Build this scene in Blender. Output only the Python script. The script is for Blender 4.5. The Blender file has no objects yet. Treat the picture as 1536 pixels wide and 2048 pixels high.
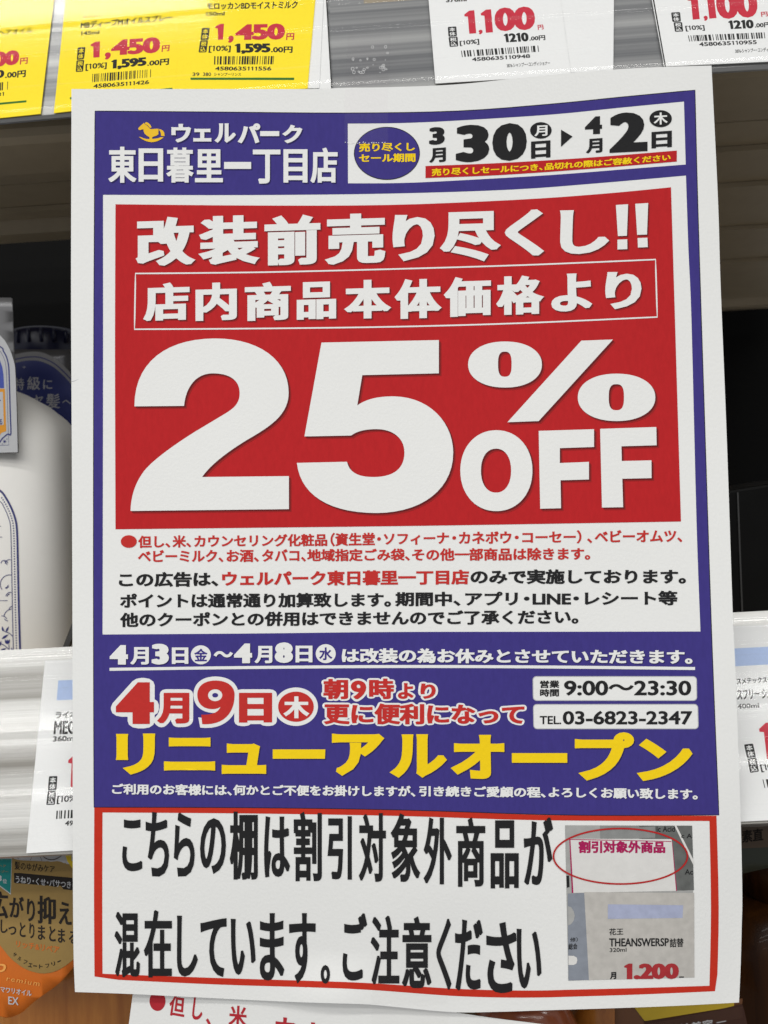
import bpy, math, random
import numpy as np
from mathutils import Vector, Matrix
from mathutils.geometry import delaunay_2d_cdt as cdt

S = bpy.context.scene
COL = S.collection
R = math.radians

# ------------------------------------------------------------------ camera
D = 0.28                       # camera to poster, metres
K = 0.000161                   # metres per photo pixel on the poster plane
PSI, RHO = R(1.8), R(3.1)      # small yaw and roll of the hand-held phone
FW = Vector((-math.sin(PSI), math.cos(PSI), 0))
R0 = Vector((math.cos(PSI), math.sin(PSI), 0))
RT = math.cos(RHO) * R0 - math.sin(RHO) * Vector((0, 0, 1))
UP = math.sin(RHO) * R0 + math.cos(RHO) * Vector((0, 0, 1))
CAM = -FW * D
cd = bpy.data.cameras.new('camera')
cd.sensor_fit = 'HORIZONTAL'; cd.sensor_width = 36.0
cd.lens = 36.0 * D / (1536 * K)
cd.clip_start = 0.01; cd.clip_end = 60
cd.dof.use_dof = True; cd.dof.focus_distance = D - 0.004; cd.dof.aperture_fstop = 26
cam = bpy.data.objects.new('camera', cd); COL.objects.link(cam); S.camera = cam
m4 = Matrix((RT, UP, -FW)).transposed().to_4x4(); m4.translation = CAM
cam.matrix_world = m4

# ------------------------------------------------------------------ light
W = bpy.data.worlds.new('World'); S.world = W; W.use_nodes = True
W.node_tree.nodes['Background'].inputs[0].default_value = (0.95, 0.97, 1.0, 1)
W.node_tree.nodes['Background'].inputs[1].default_value = 0.30
def strip(x, y, z, energy, sx=2.4, sy=0.16, col=(1, 0.985, 0.95)):
    l = bpy.data.lights.new('ceiling_tube', 'AREA'); l.shape = 'RECTANGLE'
    l.size = sx; l.size_y = sy; l.energy = energy; l.color = col
    o = bpy.data.objects.new('ceiling_tube', l); COL.objects.link(o)
    o.location = (x, y, z)
    return o
strip(-0.80, -0.385, 1.55, 4, 1.0, 0.07)
strip(-0.4, -1.35, 1.55, 37, 5.0)
strip(-0.4, -2.0, 1.55, 34, 5.0)
strip(-0.6, -2.9, 1.55, 43, 6.0)
strip(-0.6, -3.8, 1.55, 50, 6.0)
strip(0.1, -7.6, 1.55, 40, 5.0)
S.view_settings.view_transform = 'Standard'; S.view_settings.look = 'None'
S.view_settings.exposure = 0.06; S.view_settings.gamma = 1.0
S.view_settings.use_curve_mapping = False
S.cycles.max_bounces = 8; S.cycles.transparent_max_bounces = 16

# ------------------------------------------------------------------ helpers
def ray(u, v):
    return FW + RT * ((u - 768) * K / D) + UP * ((1024 - v) * K / D)
def at(u, v, Y):
    d = ray(u, v); return CAM + d * ((Y - CAM.y) / d.y)
def at_plane(u, v, P0, n, off=0.0):
    d = ray(u, v); return CAM + d * ((P0 + n * off - CAM).dot(n) / d.dot(n))

WLOC = {}
def tag(o, label=None, cat=None, group=None, kind=None):
    if label: o['label'] = label
    if cat: o['category'] = cat
    if group: o['group'] = group
    if kind: o['kind'] = kind
    return o
def thing(name, loc, label, cat, group=None):
    o = bpy.data.objects.new(name, None); o.empty_display_size = 0.02
    COL.objects.link(o); o.location = loc; WLOC[o] = Vector(loc)
    return tag(o, label, cat, group)
def mesh(name, V, F, mats, parent=None, midx=None, smooth=False, base=None, normals=None):
    me = bpy.data.meshes.new(name)
    V = [Vector(p) for p in V]
    if parent is not None: org = WLOC[parent]
    elif base is not None: org = Vector(base)
    else:
        org = Vector(((min(p.x for p in V) + max(p.x for p in V)) / 2, (min(p.y for p in V) + max(p.y for p in V)) / 2, min(p.z for p in V)))
    me.from_pydata([tuple(p - org) for p in V], [], F)
    for m in (mats if isinstance(mats, (list, tuple)) else [mats]): me.materials.append(m)
    if midx: me.polygons.foreach_set('material_index', midx)
    if smooth: me.polygons.foreach_set('use_smooth', [True] * len(me.polygons))
    me.validate(); me.update()
    if normals: me.normals_split_custom_set_from_vertices([tuple(n) for n in normals])
    o = bpy.data.objects.new(name, me); COL.objects.link(o)
    if parent is not None: o.parent = parent; WLOC[o] = org
    else: o.location = org; WLOC[o] = org
    return o

# ---- materials
MAT = {}
def nodes(name):
    m = bpy.data.materials.new(name); m.use_nodes = True; MAT[name] = m
    nt = m.node_tree
    return m, nt, nt.nodes['Principled BSDF']
def N(nt, t, **kw):
    n = nt.nodes.new(t)
    for k, v in kw.items():
        if k.startswith('i_'): n.inputs[int(k[2:]) if k[2:].isdigit() else k[2:]].default_value = v
        else: setattr(n, k, v)
    return n
def paper(name, col, rough=0.8, var=0.06, scale=900, bump=0.12, spec=0.14, stretch=(1, 1, 1), fine=0.03):
    m, nt, b = nodes(name)
    tc = N(nt, 'ShaderNodeTexCoord'); mp = N(nt, 'ShaderNodeMapping'); mp.inputs['Scale'].default_value = stretch
    nt.links.new(tc.outputs['Object'], mp.inputs[0])
    n1 = N(nt, 'ShaderNodeTexNoise'); n1.inputs['Scale'].default_value = scale; n1.inputs['Detail'].default_value = 3
    nt.links.new(mp.outputs[0], n1.inputs['Vector'])
    n2 = N(nt, 'ShaderNodeTexNoise'); n2.inputs['Scale'].default_value = 60; n2.inputs['Detail'].default_value = 4
    nt.links.new(mp.outputs[0], n2.inputs['Vector'])
    ad = N(nt, 'ShaderNodeMath', operation='MULTIPLY_ADD'); ad.inputs[1].default_value = fine / max(var, 1e-6)
    nt.links.new(n1.outputs[0], ad.inputs[0]); nt.links.new(n2.outputs[0], ad.inputs[2])
    mr = N(nt, 'ShaderNodeMapRange'); mr.inputs['From Min'].default_value = 0.3; mr.inputs['From Max'].default_value = 0.7 + fine / max(var, 1e-6)
    mr.inputs['To Min'].default_value = 1 - var * 2; mr.inputs['To Max'].default_value = 1 + var * 2
    nt.links.new(ad.outputs[0], mr.inputs[0])
    mx = N(nt, 'ShaderNodeMix', data_type='RGBA', blend_type='MULTIPLY'); mx.inputs[0].default_value = 1
    mx.inputs[6].default_value = (*col, 1); nt.links.new(mr.outputs[0], mx.inputs[7])
    nt.links.new(mx.outputs[2], b.inputs['Base Color'])
    bp = N(nt, 'ShaderNodeBump'); bp.inputs['Strength'].default_value = bump; bp.inputs['Distance'].default_value = 0.0004
    nt.links.new(n1.outputs[0], bp.inputs['Height']); nt.links.new(bp.outputs[0], b.inputs['Normal'])
    b.inputs['Roughness'].default_value = rough; b.inputs['Specular IOR Level'].default_value = spec
    return m
def plastic(name, col, rough=0.4, spec=0.5, var=0.05, metal=0.0, bump=0.05, scale=300, stretch=(1, 1, 1)):
    m = paper(name, col, rough, var, scale, bump, spec, stretch)
    m.node_tree.nodes['Principled BSDF'].inputs['Metallic'].default_value = metal
    return m
WHITE = paper('paper_white', (0.76, 0.762, 0.748), var=0.012, fine=0.03, scale=1100, bump=0.17)
PWHITE = paper('print_white', (0.76, 0.762, 0.748), var=0.012, fine=0.03, scale=1100, bump=0.17)
RED = paper('ink_red', (0.45, 0.016, 0.019), var=0.06, fine=0.16, bump=0.22, stretch=(1, 1, 0.35))
PURPLE = paper('ink_purple', (0.047, 0.036, 0.205), var=0.07, fine=0.20, bump=0.22, stretch=(1, 1, 0.35))
NAVYRED = paper('ink_shadow_red', (0.13, 0.012, 0.014), bump=0.2)
SOFTRED = paper('ink_soft_shadow_red', (0.30, 0.018, 0.018), bump=0.2)
PSHADOW = paper('ink_shadow_purple', (0.028, 0.022, 0.10), bump=0.2)
YELLOW = paper('ink_yellow', (0.86, 0.60, 0.010), var=0.03, fine=0.05, bump=0.2)
GOLDINK = paper('ink_gold', (0.82, 0.50, 0.03), var=0.03, fine=0.05, bump=0.2)
BLACK = paper('ink_black', (0.017, 0.017, 0.018), var=0.06, fine=0.10, bump=0.2)
TEXTRED = paper('ink_text_red', (0.50, 0.030, 0.026), var=0.05, fine=0.06, bump=0.2)
FRAMERED = paper('ink_frame_red', (0.52, 0.030, 0.014), var=0.05, fine=0.06, bump=0.2)
GREY = paper('ink_grey_edge', (0.42, 0.42, 0.45), bump=0.2)

# ---- lettering engine: outlines from Blender's own font, emboldened and united
_cu = bpy.data.curves.new('glyph_source', 'FONT'); _cu.resolution_u = 4
_to = bpy.data.objects.new('glyph_source', _cu); COL.objects.link(_to)
_raw = {}
ONE = ([(0.20, 0), (0.28, 0), (0.28, 0.69), (0.23, 0.69), (0.10, 0.60), (0.10, 0.545), (0.20, 0.60)],
       [(0, 1, 2, 6), (2, 3, 4, 6), (4, 5, 6)])
def raw(s):
    if s == '1': return ONE
    if s not in _raw:
        _cu.body = s
        dg = bpy.context.evaluated_depsgraph_get(); dg.update()
        me = bpy.data.meshes.new_from_object(_to.evaluated_get(dg))
        _raw[s] = ([(p.co.x, p.co.y) for p in me.vertices], [tuple(p.vertices) for p in me.polygons])
        bpy.data.meshes.remove(me)
    return _raw[s]
def inside_convex(FF, V, C):
    ins = np.zeros(len(C), bool)
    for f in FF:
        q = np.array([V[i] for i in f]); q2 = np.roll(q, -1, 0)
        if (q[:, 0] * q2[:, 1] - q2[:, 0] * q[:, 1]).sum() < 1e-9: continue
        m = np.ones(len(C), bool)
        for a, b in zip(q, q2):
            m &= ((b[0] - a[0]) * (C[:, 1] - a[1]) - (b[1] - a[1]) * (C[:, 0] - a[0])) > -1e-9
        ins |= m
    return ins
_bold = {}
def bold(ch, rx, ry, rnd=False, grid=0):
    key = (ch, rx, ry, rnd, grid)
    if key in _bold: return _bold[key]
    v, f = raw(ch)
    if not f: _bold[key] = ([], []); return _bold[key]
    if rx <= 0: _bold[key] = (v, f); return _bold[key]
    k = rx / ry
    P = [Vector((x, y * k)) for x, y in v]; F = []
    for t in f:
        a = sum(P[t[i]].x * P[t[(i + 1) % len(t)]].y - P[t[(i + 1) % len(t)]].x * P[t[i]].y for i in range(len(t)))
        F.append(list(t) if a > 0 else list(t)[::-1])
    Eg = set((t[i], t[(i + 1) % len(t)]) for t in F for i in range(len(t)))
    nxt, nrm = {}, {}
    for a, b in [e for e in Eg if (e[1], e[0]) not in Eg]:
        d = P[b] - P[a]
        if d.length < 1e-9: continue
        d.normalize(); nrm[(a, b)] = Vector((d.y, -d.x)); nxt.setdefault(a, []).append(b)
    V = list(P); FF = list(F)
    def add(p): V.append(p); return len(V) - 1
    for (a, b), n in nrm.items():
        FF.append([a, add(P[a] + n * rx), add(P[b] + n * rx), b])
        for c in nxt.get(b, []):
            m = nrm.get((b, c))
            if m is None: continue
            cr = n.x * m.y - n.y * m.x; dt = n.dot(m)
            if cr <= 1e-6: continue
            if rnd or dt < -0.3:
                ang = math.atan2(cr, dt); st = max(1, int(ang / 0.4)) if rnd else 1
                pts = [Vector((n.x * math.cos(ang * i / st) - n.y * math.sin(ang * i / st),
                               n.x * math.sin(ang * i / st) + n.y * math.cos(ang * i / st))) * rx + P[b] for i in range(st + 1)]
            else:
                pts = [P[b] + n * rx, P[b] + (n + m) / (1 + dt) * rx, P[b] + m * rx]
            FF.append([b] + [add(p) for p in pts])
    r = cdt(V, [], FF, 0, 1e-6, False)
    VV = np.array([(p.x, p.y) for p in r[0]]); T = np.array(r[2]); C = VV[T].mean(axis=1)
    ins = inside_convex(FF, [(p.x, p.y) for p in V], C)
    _bold[key] = ([(x, y / k) for x, y in VV], [tuple(int(j) for j in t) for t in T[ins]])
    return _bold[key]
_adv = {}
def advance(ch):
    if ord(ch) > 0x2E7F: return 0.55 if ch in '、。・' else (0.5 if ch in '（）' else 1.0)
    if ch not in _adv:
        if ch == ' ': _adv[ch] = 0.3
        elif ch == '1': _adv[ch] = 0.42
        else:
            w = lambda s: max(p[0] for p in raw(s)[0]) - min(p[0] for p in raw(s)[0])
            _adv[ch] = w('0' + ch + '0') - w('00')
    return _adv[ch]
def layout(s, w, track=0.0, rnd=False, extra=0.0):
    """list of (verts, faces) per glyph, in em units"""
    out, x = [], 0.0
    for ch in s:
        v, f = bold(ch, w[0] + extra, w[1] + extra, rnd)
        dx = x - (0.22 if ch == '・' else 0.5 if ch == '（' else 0)
        out.append(([(a + dx, b) for a, b in v], f))
        x += advance(ch) + track
    return out
def quad4(q):
    if len(q) == 4 and hasattr(q[0], '__len__'): return [tuple(p) for p in q]
    x0, x1, ytl, ybl, ytr, ybr = q
    return [(x0, ytl), (x1, ytr), (x1, ybr), (x0, ybl)]
def bil(Q, s, t, sag=0.0):
    a, b, c, d = Q
    x = (a[0] * (1 - s) + b[0] * s) * (1 - t) + (d[0] * (1 - s) + c[0] * s) * t
    y = (a[1] * (1 - s) + b[1] * s) * (1 - t) + (d[1] * (1 - s) + c[1] * s) * t
    return x, y + sag * 4 * s * (1 - s)
def inpoly(poly, C):
    q = np.array(poly); x, y = C[:, 0], C[:, 1]; r = np.zeros(len(C), bool); j = len(q) - 1
    for i in range(len(q)):
        c = ((q[i, 1] > y) != (q[j, 1] > y)) & (x < (q[j, 0] - q[i, 0]) * (y - q[i, 1]) / (q[j, 1] - q[i, 1] + 1e-15) + q[i, 0])
        r ^= c; j = i
    return r
def dens(poly, step=18):
    out = []
    for i, a in enumerate(poly):
        b = poly[(i + 1) % len(poly)]; n = max(1, int(math.hypot(b[0] - a[0], b[1] - a[1]) / step))
        out += [(a[0] + (b[0] - a[0]) * j / n, a[1] + (b[1] - a[1]) * j / n) for j in range(n)]
    return out
def bez(path, n=10):
    """path: points and cubic segments: start, then ('l',x,y) / ('c',x1,y1,x2,y2,x,y)"""
    out = [path[0]]
    for s in path[1:]:
        p = out[-1]
        if s[0] == 'l': out.append((s[1], s[2]))
        else:
            _, x1, y1, x2, y2, x, y = s
            for i in range(1, n + 1):
                t = i / n; a = (1 - t) ** 3; b = 3 * t * (1 - t) ** 2; c = 3 * t * t * (1 - t); d = t ** 3
                out.append((a * p[0] + b * x1 + c * x2 + d * x, a * p[1] + b * y1 + c * y2 + d * y))
    return out
def ell(cx, cy, rx, ry, n=40, p=2.0, rot=0.0):
    o = []
    for i in range(n):
        t = 2 * math.pi * i / n; c, s = math.cos(t), math.sin(t)
        x = rx * math.copysign(abs(c) ** (2 / p), c); y = ry * math.copysign(abs(s) ** (2 / p), s)
        o.append((cx + x * math.cos(rot) - y * math.sin(rot), cy + x * math.sin(rot) + y * math.cos(rot)))
    return o
def spl(pts, n=6):
    """Catmull-Rom through open polyline"""
    P = [pts[0]] + list(pts) + [pts[-1]]; o = []
    for i in range(1, len(P) - 2):
        a, b, c, d = P[i - 1], P[i], P[i + 1], P[i + 2]
        for j in range(n):
            t = j / n
            o.append(tuple(0.5 * (2 * b[k] + (c[k] - a[k]) * t + (2 * a[k] - 5 * b[k] + 4 * c[k] - d[k]) * t * t + (3 * b[k] - a[k] - 3 * c[k] + d[k]) * t ** 3) for k in (0, 1)))
    o.append(pts[-1]); return o
def stroke(pts, w, closed=False):
    """polygon of a line of width w (w may be a list)"""
    n = len(pts); L, Rr = [], []
    for i in range(n):
        a = pts[(i - 1) % n] if (closed or i > 0) else pts[i]; b = pts[(i + 1) % n] if (closed or i < n - 1) else pts[i]
        dx, dy = b[0] - a[0], b[1] - a[1]; l = math.hypot(dx, dy) or 1
        ww = (w[i] if isinstance(w, list) else w) / 2
        L.append((pts[i][0] - dy / l * ww, pts[i][1] + dx / l * ww)); Rr.append((pts[i][0] + dy / l * ww, pts[i][1] - dx / l * ww))
    if closed:
        ar = lambda q: abs(sum(q[i][0] * q[(i + 1) % n][1] - q[(i + 1) % n][0] * q[i][1] for i in range(n)))
        return (L, Rr) if ar(L) > ar(Rr) else (Rr, L)
    return L + Rr[::-1]
def crop(ox, oy, sc):
    def f(x, y): return (ox + x / sc, oy + y / sc)
    return f
def mapped(fn, pts): return [fn(*p) for p in pts]

class Ink:
    """collects flat printed shapes (photo-measured outlines) on a curved or tilted sheet"""
    def __init__(self, surf): self.surf = surf; self.V = []; self.F = []; self.M = []; self.mats = []; self.NN = []
    def mi(self, m):
        if m not in self.mats: self.mats.append(m)
        return self.mats.index(m)
    def _tri(self, pts, faces, m, L):
        b = len(self.V); k = self.mi(m)
        for x, y in pts:
            p = self.surf(x, y, L); self.V.append(p)
            self.NN.append((self.surf(x, y + 2, L) - p).cross(self.surf(x + 2, y, L) - p).normalized())
        for f in faces:
            q = [pts[i] for i in f]
            a = sum(q[i][0] * q[(i + 1) % len(q)][1] - q[(i + 1) % len(q)][0] * q[i][1] for i in range(len(q)))
            if abs(a) < 1e-9: continue
            f = list(f) if a < 0 else list(f)[::-1]      # image y is down: negative area faces the viewer
            self.F.append([b + i for i in f]); self.M.append(k)
    def poly(self, outer, m, L=1, holes=(), grid=0, step=18):
        if not grid and max(p[0] for p in outer) - min(p[0] for p in outer) > 34 and max(p[1] for p in outer) - min(p[1] for p in outer) > 20: grid = 20
        loops = [dens(outer, step)] + [dens(h, step) for h in holes]
        pts, edges = [], []
        for lp in loops:
            s = len(pts); pts += lp; edges += [(s + i, s + (i + 1) % len(lp)) for i in range(len(lp))]
        if grid:
            xs = [p[0] for p in loops[0]]; ys = [p[1] for p in loops[0]]
            g = np.array([(x, y) for x in np.arange(min(xs) + grid / 2, max(xs), grid) for y in np.arange(min(ys) + grid / 2, max(ys), grid)])
            if len(g):
                keep = inpoly(loops[0], g)
                for h in loops[1:]: keep &= ~inpoly(h, g)
                pts = pts + [tuple(p) for p in g[keep]]
        r = cdt([Vector(p) for p in pts], edges, [], 0, 1e-5, False)
        VV = np.array([(p.x, p.y) for p in r[0]]); T = np.array(r[2]); C = VV[T].mean(axis=1)
        ins = inpoly(loops[0], C)
        for h in loops[1:]: ins &= ~inpoly(h, C)
        self._tri([tuple(p) for p in VV], [tuple(int(j) for j in t) for t in T[ins]], m, L)
    def text(self, s, q, m, L=4, w=(0.034, 0.025), sag=0.0, track=0.0, outline=0.0, shift=(0, 0), rnd=False, only=None):
        Q = quad4(q); base = layout(s, w, track, rnd)
        xs = [p[0] for v, f in base for p in v]; ys = [p[1] for v, f in base for p in v]
        x0, x1, y0, y1 = min(xs), max(xs), min(ys), max(ys)
        gl = layout(s, w, track, True, outline) if outline else base
        for i, (v, f) in enumerate(gl):
            if not f: continue
            pts = [bil(Q, (a - x0) / (x1 - x0), 1 - (b - y0) / (y1 - y0), sag) for a, b in v]
            self._tri([(x + shift[0], y + shift[1]) for x, y in pts], f, m, L + 0.06 * (i % 3))
    def glyphs(self, items, m, L=4, w=(0.045, 0.03), fn=None, outline=0.0, shift=(0, 0), slope=0.0):
        for i, (ch, x0, y0, x1, y1) in enumerate(items):
            if fn: x0, y0 = fn(x0, y0); x1, y1 = fn(x1, y1)
            h = slope * (x1 - x0) / 2
            self.text(ch, ((x0, y0 - h), (x1, y0 + h), (x1, y1 + h), (x0, y1 - h)), m, L + 0.07 * (i % 3), w, outline=outline, shift=shift)
    def rrect(self, q, m, L=2, r=5, holes=(), grid=0):
        Q = quad4(q)
        wpx = math.hypot(Q[1][0] - Q[0][0], Q[1][1] - Q[0][1]); hpx = math.hypot(Q[3][0] - Q[0][0], Q[3][1] - Q[0][1])
        a, b = r / wpx, r / hpx; o = []
        for cx, cy, s0 in ((1 - a, b, -90), (1 - a, 1 - b, 0), (a, 1 - b, 90), (a, b, 180)):
            for i in range(7):
                t = R(s0 + 15 * i); o.append(bil(Q, cx + a * math.cos(t), cy + b * math.sin(t)))
        self.poly(o, m, L, holes, grid)
        return o
    def bars(self, q, m, L, seed, n=95):
        Q = quad4(q); rng = random.Random(seed); x = 0
        seq = []
        while x < n:
            w = rng.choice((1, 1, 2, 2, 3)); g = rng.choice((1, 1, 2, 2, 3)); seq.append((x, min(x + w, n))); x += w + g
        seq[-1] = (n - 1, n)
        for a, b in seq:
            if b <= a: continue
            self._tri([bil(Q, a / n, 0), bil(Q, b / n, 0), bil(Q, b / n, 1), bil(Q, a / n, 1)], [(0, 1, 2, 3)], m, L)
    def stack(self, q, chars, fg, bg, L):
        """small dark box with two stacked characters"""
        self.rrect(q, bg, L, 2.2); Q = quad4(q)
        for i, ch in enumerate(chars):
            t0, t1 = (0.08, 0.48) if i == 0 else (0.53, 0.93)
            self.text(ch, [bil(Q, 0.14, t0), bil(Q, 0.86, t0), bil(Q, 0.86, t1), bil(Q, 0.14, t1)], fg, L + 1, (0.02, 0.015))
    def build(self, name, parent): return mesh(name, self.V, self.F, self.mats, parent, self.M, True, normals=self.NN)

# ------------------------------------------------------------------ shelving: walls and boards
def box(name, x0, x1, y0, y1, z0, z1, m, parent=None, bev=0.0):
    V = [(x, y, z) for x in (x0, x1) for y in (y0, y1) for z in (z0, z1)]
    F = [(0, 1, 3, 2), (4, 6, 7, 5), (0, 4, 5, 1), (2, 3, 7, 6), (0, 2, 6, 4), (1, 5, 7, 3)]
    o = mesh(name, V, F, m, parent)
    if bev:
        b = o.modifiers.new('bevel', 'BEVEL'); b.width = bev; b.segments = 3
    return o
def extrude(name, prof, xa, xb, m, parent=None, smooth=False, closed=True):
    n = len(prof); V = [(xa, y, z) for y, z in prof] + [(xb, y, z) for y, z in prof]
    F = [(i, (i + 1) % n, n + (i + 1) % n, n + i) for i in range(n if closed else n - 1)]
    if closed: F += [tuple(range(n))[::-1], tuple(range(n, 2 * n))]
    return mesh(name, V, F, m, parent, smooth=smooth)
BEIGE = plastic('enamel_beige', (0.32, 0.26, 0.175), 0.5, 0.4, 0.05, 0, 0.03, 200)
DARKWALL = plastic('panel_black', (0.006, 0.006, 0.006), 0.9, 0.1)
TAU = R(21)
NRM = Vector((0, -math.cos(TAU), math.sin(TAU))); SD = Vector((0, math.sin(TAU), math.cos(TAU)))
TOPP = at(768, 178, 0.004); MIDP = at(768, 1674, -0.008)
zt = TOPP.z; zm = at(768, 1292, 0.014).z
shelf_z = zm - 0.006
XL, XR = -0.30, 0.32
def board(name, xa, xb, z, depth, label, y0=0.018):
    t = thing(name, ((xa + xb) / 2, y0 + depth, z - 0.005), label, 'shelf')
    p = [(y0, z + 0.034), (y0, z + 0.004), (y0 + .001, z + .0015), (y0 + .004, z), (y0 + 0.018, z), (y0 + 0.020, z + 0.0012), (y0 + 0.0205, z + 0.006), (y0 + 0.0215, z + 0.006),
         (y0 + 0.022, z + 0.002), (y0 + 0.034, z + 0.002), (y0 + 0.0345, z + 0.008), (y0 + 0.060, z + 0.009), (y0 + 0.0602, z + 0.011), (y0 + 0.061, z + 0.011), (y0 + 0.0612, z + 0.009),
         (y0 + depth - 0.014, z + 0.009), (y0 + depth - 0.012, z + 0.003), (y0 + depth, z + 0.003), (y0 + depth, z + 0.034)]
    extrude('shelf_pan', p, xa, xb, BEIGE, t)
    for yy in (0.085, 0.13, 0.2, 0.27):
        if yy < depth - 0.02:
            box('stiffening_rib', xa, xb, y0 + yy, y0 + yy + 0.006, z + 0.0065, z + 0.0088, BEIGE, t)
    return t
zu = zt - 0.002
board('shelf_board', XL, -0.002, zu, 0.115, 'beige steel shelf above the white pump bottle at the left, its dark underside showing')
board('shelf_board', 0.002, XR, zu + 0.006, 0.40, 'deep brown steel shelf above the black box at the right, its ribbed underside showing')
box('shelf_board', XL, XR, 0.017, 0.44, shelf_z - 0.03, shelf_z, BEIGE); tag(COL.objects[-1], 'middle steel shelf that carries the white pump bottle and the black box', 'shelf')
LOWZ = at(768, 2048, 0.0).z - 0.07
box('shelf_board', XL, XR, -0.02, 0.44, LOWZ - 0.03, LOWZ, BEIGE); tag(COL.objects[-1], 'lower shelf beneath the orange bottles at the foot of the picture', 'shelf')
box('back_wall', XL, XR, 0.445, 0.455, LOWZ, zt + 0.25, DARKWALL); tag(COL.objects[-1], kind='structure')
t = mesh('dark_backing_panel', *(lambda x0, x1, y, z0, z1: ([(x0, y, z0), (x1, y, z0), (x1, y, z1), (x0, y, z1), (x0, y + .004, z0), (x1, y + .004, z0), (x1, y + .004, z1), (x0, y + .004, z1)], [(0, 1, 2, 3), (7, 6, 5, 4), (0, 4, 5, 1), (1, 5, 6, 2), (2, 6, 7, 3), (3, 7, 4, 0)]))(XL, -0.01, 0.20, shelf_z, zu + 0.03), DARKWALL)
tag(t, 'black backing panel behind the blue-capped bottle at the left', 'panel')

# ------------------------------------------------------------------ price rails
def streak_nodes(nt, sx, sz, seed, detail=4):
    tc = N(nt, 'ShaderNodeTexCoord'); mp = N(nt, 'ShaderNodeMapping')
    mp.inputs['Scale'].default_value = (sx, sz, sz); mp.inputs['Location'].default_value = (seed, seed * 1.7, seed * .3)
    nt.links.new(tc.outputs['Object'], mp.inputs[0])
    n = N(nt, 'ShaderNodeTexNoise'); n.inputs['Scale'].default_value = 1; n.inputs['Detail'].default_value = detail; n.inputs['Roughness'].default_value = 0.65
    nt.links.new(mp.outputs[0], n.inputs['Vector']); return n
def channel_mat(name, lo, hi, seed, metal=0.35, bump=0.15):
    m, nt, b = nodes(name)
    n = streak_nodes(nt, 0.25, 90, seed, 4); n2 = streak_nodes(nt, 1.5, 420, seed + 3)
    cr = N(nt, 'ShaderNodeValToRGB'); cr.color_ramp.elements[0].position = 0.32; cr.color_ramp.elements[1].position = 0.66
    cr.color_ramp.elements[0].color = (*lo, 1); cr.color_ramp.elements[1].color = (*hi, 1)
    nt.links.new(n.outputs[0], cr.inputs[0]); nt.links.new(cr.outputs[0], b.inputs['Base Color'])
    bp = N(nt, 'ShaderNodeBump'); bp.inputs['Strength'].default_value = bump; bp.inputs['Distance'].default_value = 0.0004
    nt.links.new(n2.outputs[0], bp.inputs['Height']); nt.links.new(bp.outputs[0], b.inputs['Normal'])
    b.inputs['Roughness'].default_value = 0.3; b.inputs['Metallic'].default_value = metal
    return m
CH_TOP = channel_mat('rail_channel_grey', (0.10, 0.105, 0.115), (0.50, 0.50, 0.49), 1.3)
CH_MID = channel_mat('rail_channel_silver', (0.17, 0.16, 0.14), (0.60, 0.60, 0.585), 4.1, 0.25, 0.28)
def cover_mat(name, seed, haze=0.5, gl=0.10):
    m = bpy.data.materials.new(name); m.use_nodes = True; nt = m.node_tree; nt.nodes.clear()
    out = N(nt, 'ShaderNodeOutputMaterial')
    tr = N(nt, 'ShaderNodeBsdfTransparent'); tr.inputs[0].default_value = (0.985, 0.985, 0.985, 1)
    g = N(nt, 'ShaderNodeBsdfGlossy'); g.inputs['Roughness'].default_value = 0.09
    df = N(nt, 'ShaderNodeBsdfDiffuse'); df.inputs[0].default_value = (0.8, 0.8, 0.8, 1)
    n = streak_nodes(nt, 1.0, 500, seed, 5); n2 = streak_nodes(nt, 0.7, 420, seed + 9, 2)
    bp = N(nt, 'ShaderNodeBump'); bp.inputs['Strength'].default_value = 0.03; bp.inputs['Distance'].default_value = 0.0003
    nt.links.new(n2.outputs[0], bp.inputs['Height']); nt.links.new(bp.outputs[0], g.inputs['Normal'])
    mr = N(nt, 'ShaderNodeMapRange'); mr.inputs['From Min'].default_value = 0.56; mr.inputs['From Max'].default_value = 0.78
    mr.inputs['To Max'].default_value = haze; nt.links.new(n.outputs[0], mr.inputs[0])
    m1 = N(nt, 'ShaderNodeMixShader'); nt.links.new(mr.outputs[0], m1.inputs[0]); nt.links.new(tr.outputs[0], m1.inputs[1]); nt.links.new(df.outputs[0], m1.inputs[2])
    m2 = N(nt, 'ShaderNodeMixShader'); m2.inputs[0].default_value = gl
    nt.links.new(m1.outputs[0], m2.inputs[1]); nt.links.new(g.outputs[0], m2.inputs[2]); nt.links.new(m2.outputs[0], out.inputs[0])
    return m
COVER = cover_mat('clear_rail_cover', 2.2, 0.10, 0.036)
COVER_M = cover_mat('clear_rail_cover_mid', 7.7, 0.08, 0.036)

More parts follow.
